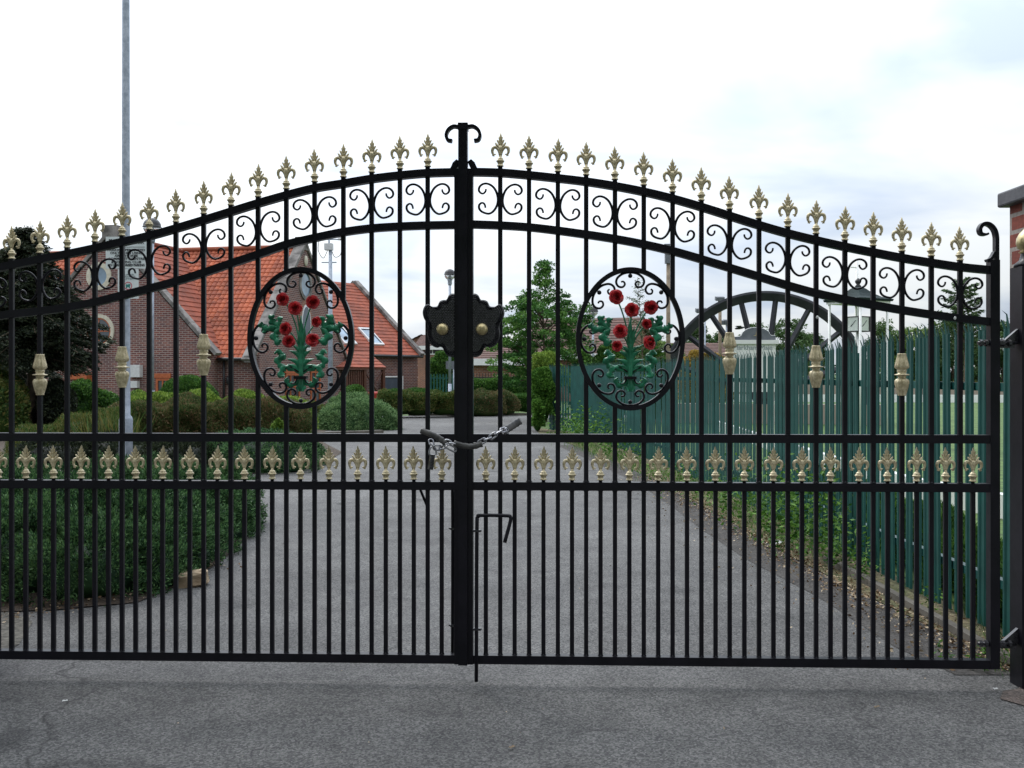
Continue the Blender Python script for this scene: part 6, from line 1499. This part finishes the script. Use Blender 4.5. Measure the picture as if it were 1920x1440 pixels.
# --- small things on the ground
sb = MB(); p = G0(352, 1103); 
stn = thing('sandstone_block', 'rough sandstone block at the juniper edge of the drive', 'stone', (p[0], p[1], 0))
mb = MB(); 
def rock(mb, c, sx_, sy_, sz_, seed, M=None):
    n, m = 14, 9; rr = random.Random(seed); base = len(mb.v); ph = [rr.uniform(0, 6) for _ in range(6)]
    for i in range(m + 1):
        t = PI * i / m
        for k in range(n):
            a = 2 * PI * k / n; d = Vector((math.sin(t) * math.cos(a), math.sin(t) * math.sin(a), math.cos(t)))
            e = 5.0; s = (abs(d.x) ** e + abs(d.y) ** e + abs(d.z) ** e) ** (-1 / e); s *= 1 + .05 * math.sin(3 * a + ph[0]) + .04 * math.sin(5 * t + ph[1]) + .03 * math.sin(7 * a + 4 * t + ph[2])
            q = Vector((d.x * s * sx_, d.y * s * sy_, d.z * s * sz_));
            if M: q = M @ q
            mb.v.append(tuple(Vector(c) + q))
    for i in range(m):
        for k in range(n): mb.f.append((base + i * n + k, base + (i + 1) * n + k, base + (i + 1) * n + (k + 1) % n, base + i * n + (k + 1) % n)); mb.sm.append(False)
rock(mb, (p[0], p[1] + .08, .04), .098, .075, .052, 3, Matrix.Rotation(R(-9), 4, 'Y') @ Matrix.Rotation(R(12), 4, 'Z')); mb.build('block', M_SAND, stn)
def scrap(name, label, cat, px, py, w_, l_, h_, mat, ang):
    x, y = G0(px, py); o = thing(name, label, cat, (x, y, 0)); rows = []
    for i in range(5):
        row = []
        for k in range(5):
            u, v = (i / 4 - .5) * w_, (k / 4 - .5) * l_; row.append(Vector((x + u * math.cos(ang) - v * math.sin(ang), y + u * math.sin(ang) + v * math.cos(ang), .008 + h_ * abs(math.sin(i * 1.3 + k * .9)))))
        rows.append(row)
    mb = MB(); mb.grid(rows, smooth=False); mb.build('sheet', mat, o)
scrap('paper_scrap', 'crumpled white paper scrap by the leafy verge', 'litter', 1456, 1024, .08, .07, .035, M_WHITE, .4)
scrap('bark_scrap', 'brown cardboard scrap on the dry leaf verge', 'litter', 1566, 1098, .10, .05, .02, M_SAND, .1)
scrap('paper_scrap', 'tiny white scrap on asphalt near the lower left corner', 'litter', 122, 1318, .02, .012, .004, M_WHITE, .3)
scrap('dry_leaf', 'small orange brown leaf on the asphalt below the drop bolt', 'litter', 960, 1406, .024, .012, .006, M_SAND, .8)
scrap('twig', 'pale twig piece on the asphalt at lower right', 'litter', 1644, 1330, .028, .008, .006, M_SAND, .5)
scrap('pebble_chip', 'white chip on the pinkish dirt by the right gate post', 'litter', 1867, 1296, .018, .014, .006, M_WHITE, .1)
# dry leaf litter
n = 5200; sy = 4.5 + 8.5 * RNG.random(n) ** 1.4; ex = np.interp(sy, [p_[1] for p_ in right_edge], [p_[0] for p_ in right_edge]); sx_ = ex + RNG.normal(-.02, .10, n) - (RNG.random(n) < .12) * RNG.uniform(0, .5, n)
n2 = 500; y2 = RNG.uniform(4.7, 7.0, n2); x2 = np.interp(y2, [4.9, 5.5, 6.2, 7], [-3.6, -2.75, -2.36, -2.1]) + RNG.normal(0, .12, n2)
n3 = 160; y3 = RNG.uniform(3.2, 14, n3); x3 = RNG.uniform(-2.2, 2.1, n3)
C = np.stack([np.concatenate([sx_, x2, x3]), np.concatenate([sy, y2, y3]), np.concatenate([RNG.uniform(.009, .02, n), RNG.uniform(.01, .02, n2), np.full(n3, .006)])], 1)
D = unit(np.concatenate([RNG.normal(size=(len(C), 2)), RNG.normal(0, .2, (len(C), 1))], 1)); sz = np.concatenate([RNG.uniform(.010, .030, n + n2), RNG.uniform(.006, .014, n3)])
tag(put('leaf_litter', leaf_mesh('leaf_litter', leaf_arrays(C, D, sz, sz * .5), F_LITTER)), 'dry leaf litter scattered along the drive edges', None, None, 'stuff')

# --- far railings
def railing(name, label, px0, px1, ytop, ybot, d, pitch, w_, mat, ry):
    o = thing(name, label, 'fence', (PX((px0 + px1) / 2, d), d, 0)); x0, x1 = PX(px0, d), PX(px1, d); z1 = PZ(ytop, d)
    mb = MB(); mb.box(-w_ / 2, w_ / 2, -.008, .008, .05, z1); mb.poly([(-w_ / 2, 0, z1), (w_ / 2, 0, z1), (0, 0, z1 + .06)]); me = mb.mesh('pale', mat); k = int((x1 - x0) / pitch)
    for i in range(k): put('pale', me, o, (x0 + pitch * (i + .5) - o.location.x, 0, 0))
    for z in ry: mb = MB(); mb.box(x0, x1, d + .009, d + .03, z - .02, z + .02); mb.build('rail', mat, o)
railing('iron_railing', 'thin black iron railing topped by spikes before the outbuilding', 886, 984, 701, 735, 40, .115, .028, M_GUTTER, (.3, PZ(708, 40)))
railing('green_railing', 'dark green vertical bar fence beyond the lamp left of the centre post', 805, 858, 703, 735, 42, .13, .06, M_PALE, (.3, PZ(709, 42)))
# light garden ground seen beyond that fence
tag(MB().build('x', M_LAWN) if False else sheet('far_pavement', [(-3.8, 46), (1.2, 46), (1.2, 60), (-3.8, 60)], -.002, M_KERB), kind='structure')

# --- unseen trees added behind the camera to shade the entrance, plus the inferred left one
for (x, y, k_, lab) in ((-7.6, 5.4, 1.0, 'overhanging tree left of the gate, outside the frame'), (-6.0, -4.5, 1.35, 'unseen tree added for shade behind the camera on the left'), (5.0, -5.5, 1.3, 'unseen tree added for shade behind the camera on the right'), (-0.5, -7.5, 1.5, 'unseen tree added for shade straight behind the camera'), (4.2, -2.5, 1.2, 'unseen tree added for shade on the right just behind the camera, arching over the entrance'), (-4.2, -2.3, 1.2, 'unseen tree added for shade on the left just behind the camera, arching over the entrance')):
    tree('unseen_shade_tree', lab, x, y, [(1.9 * k_, 1.6 * k_), (3.2 * k_, 2.7 * k_), (5.2 * k_, 3.0 * k_), (7.0 * k_, 2.0 * k_), (8.2 * k_, .3)], .2, 2.0, 220, 26000, .24, F_TREE, clr=.8, limbs=30, flat=.7, group='trees round the entrance')
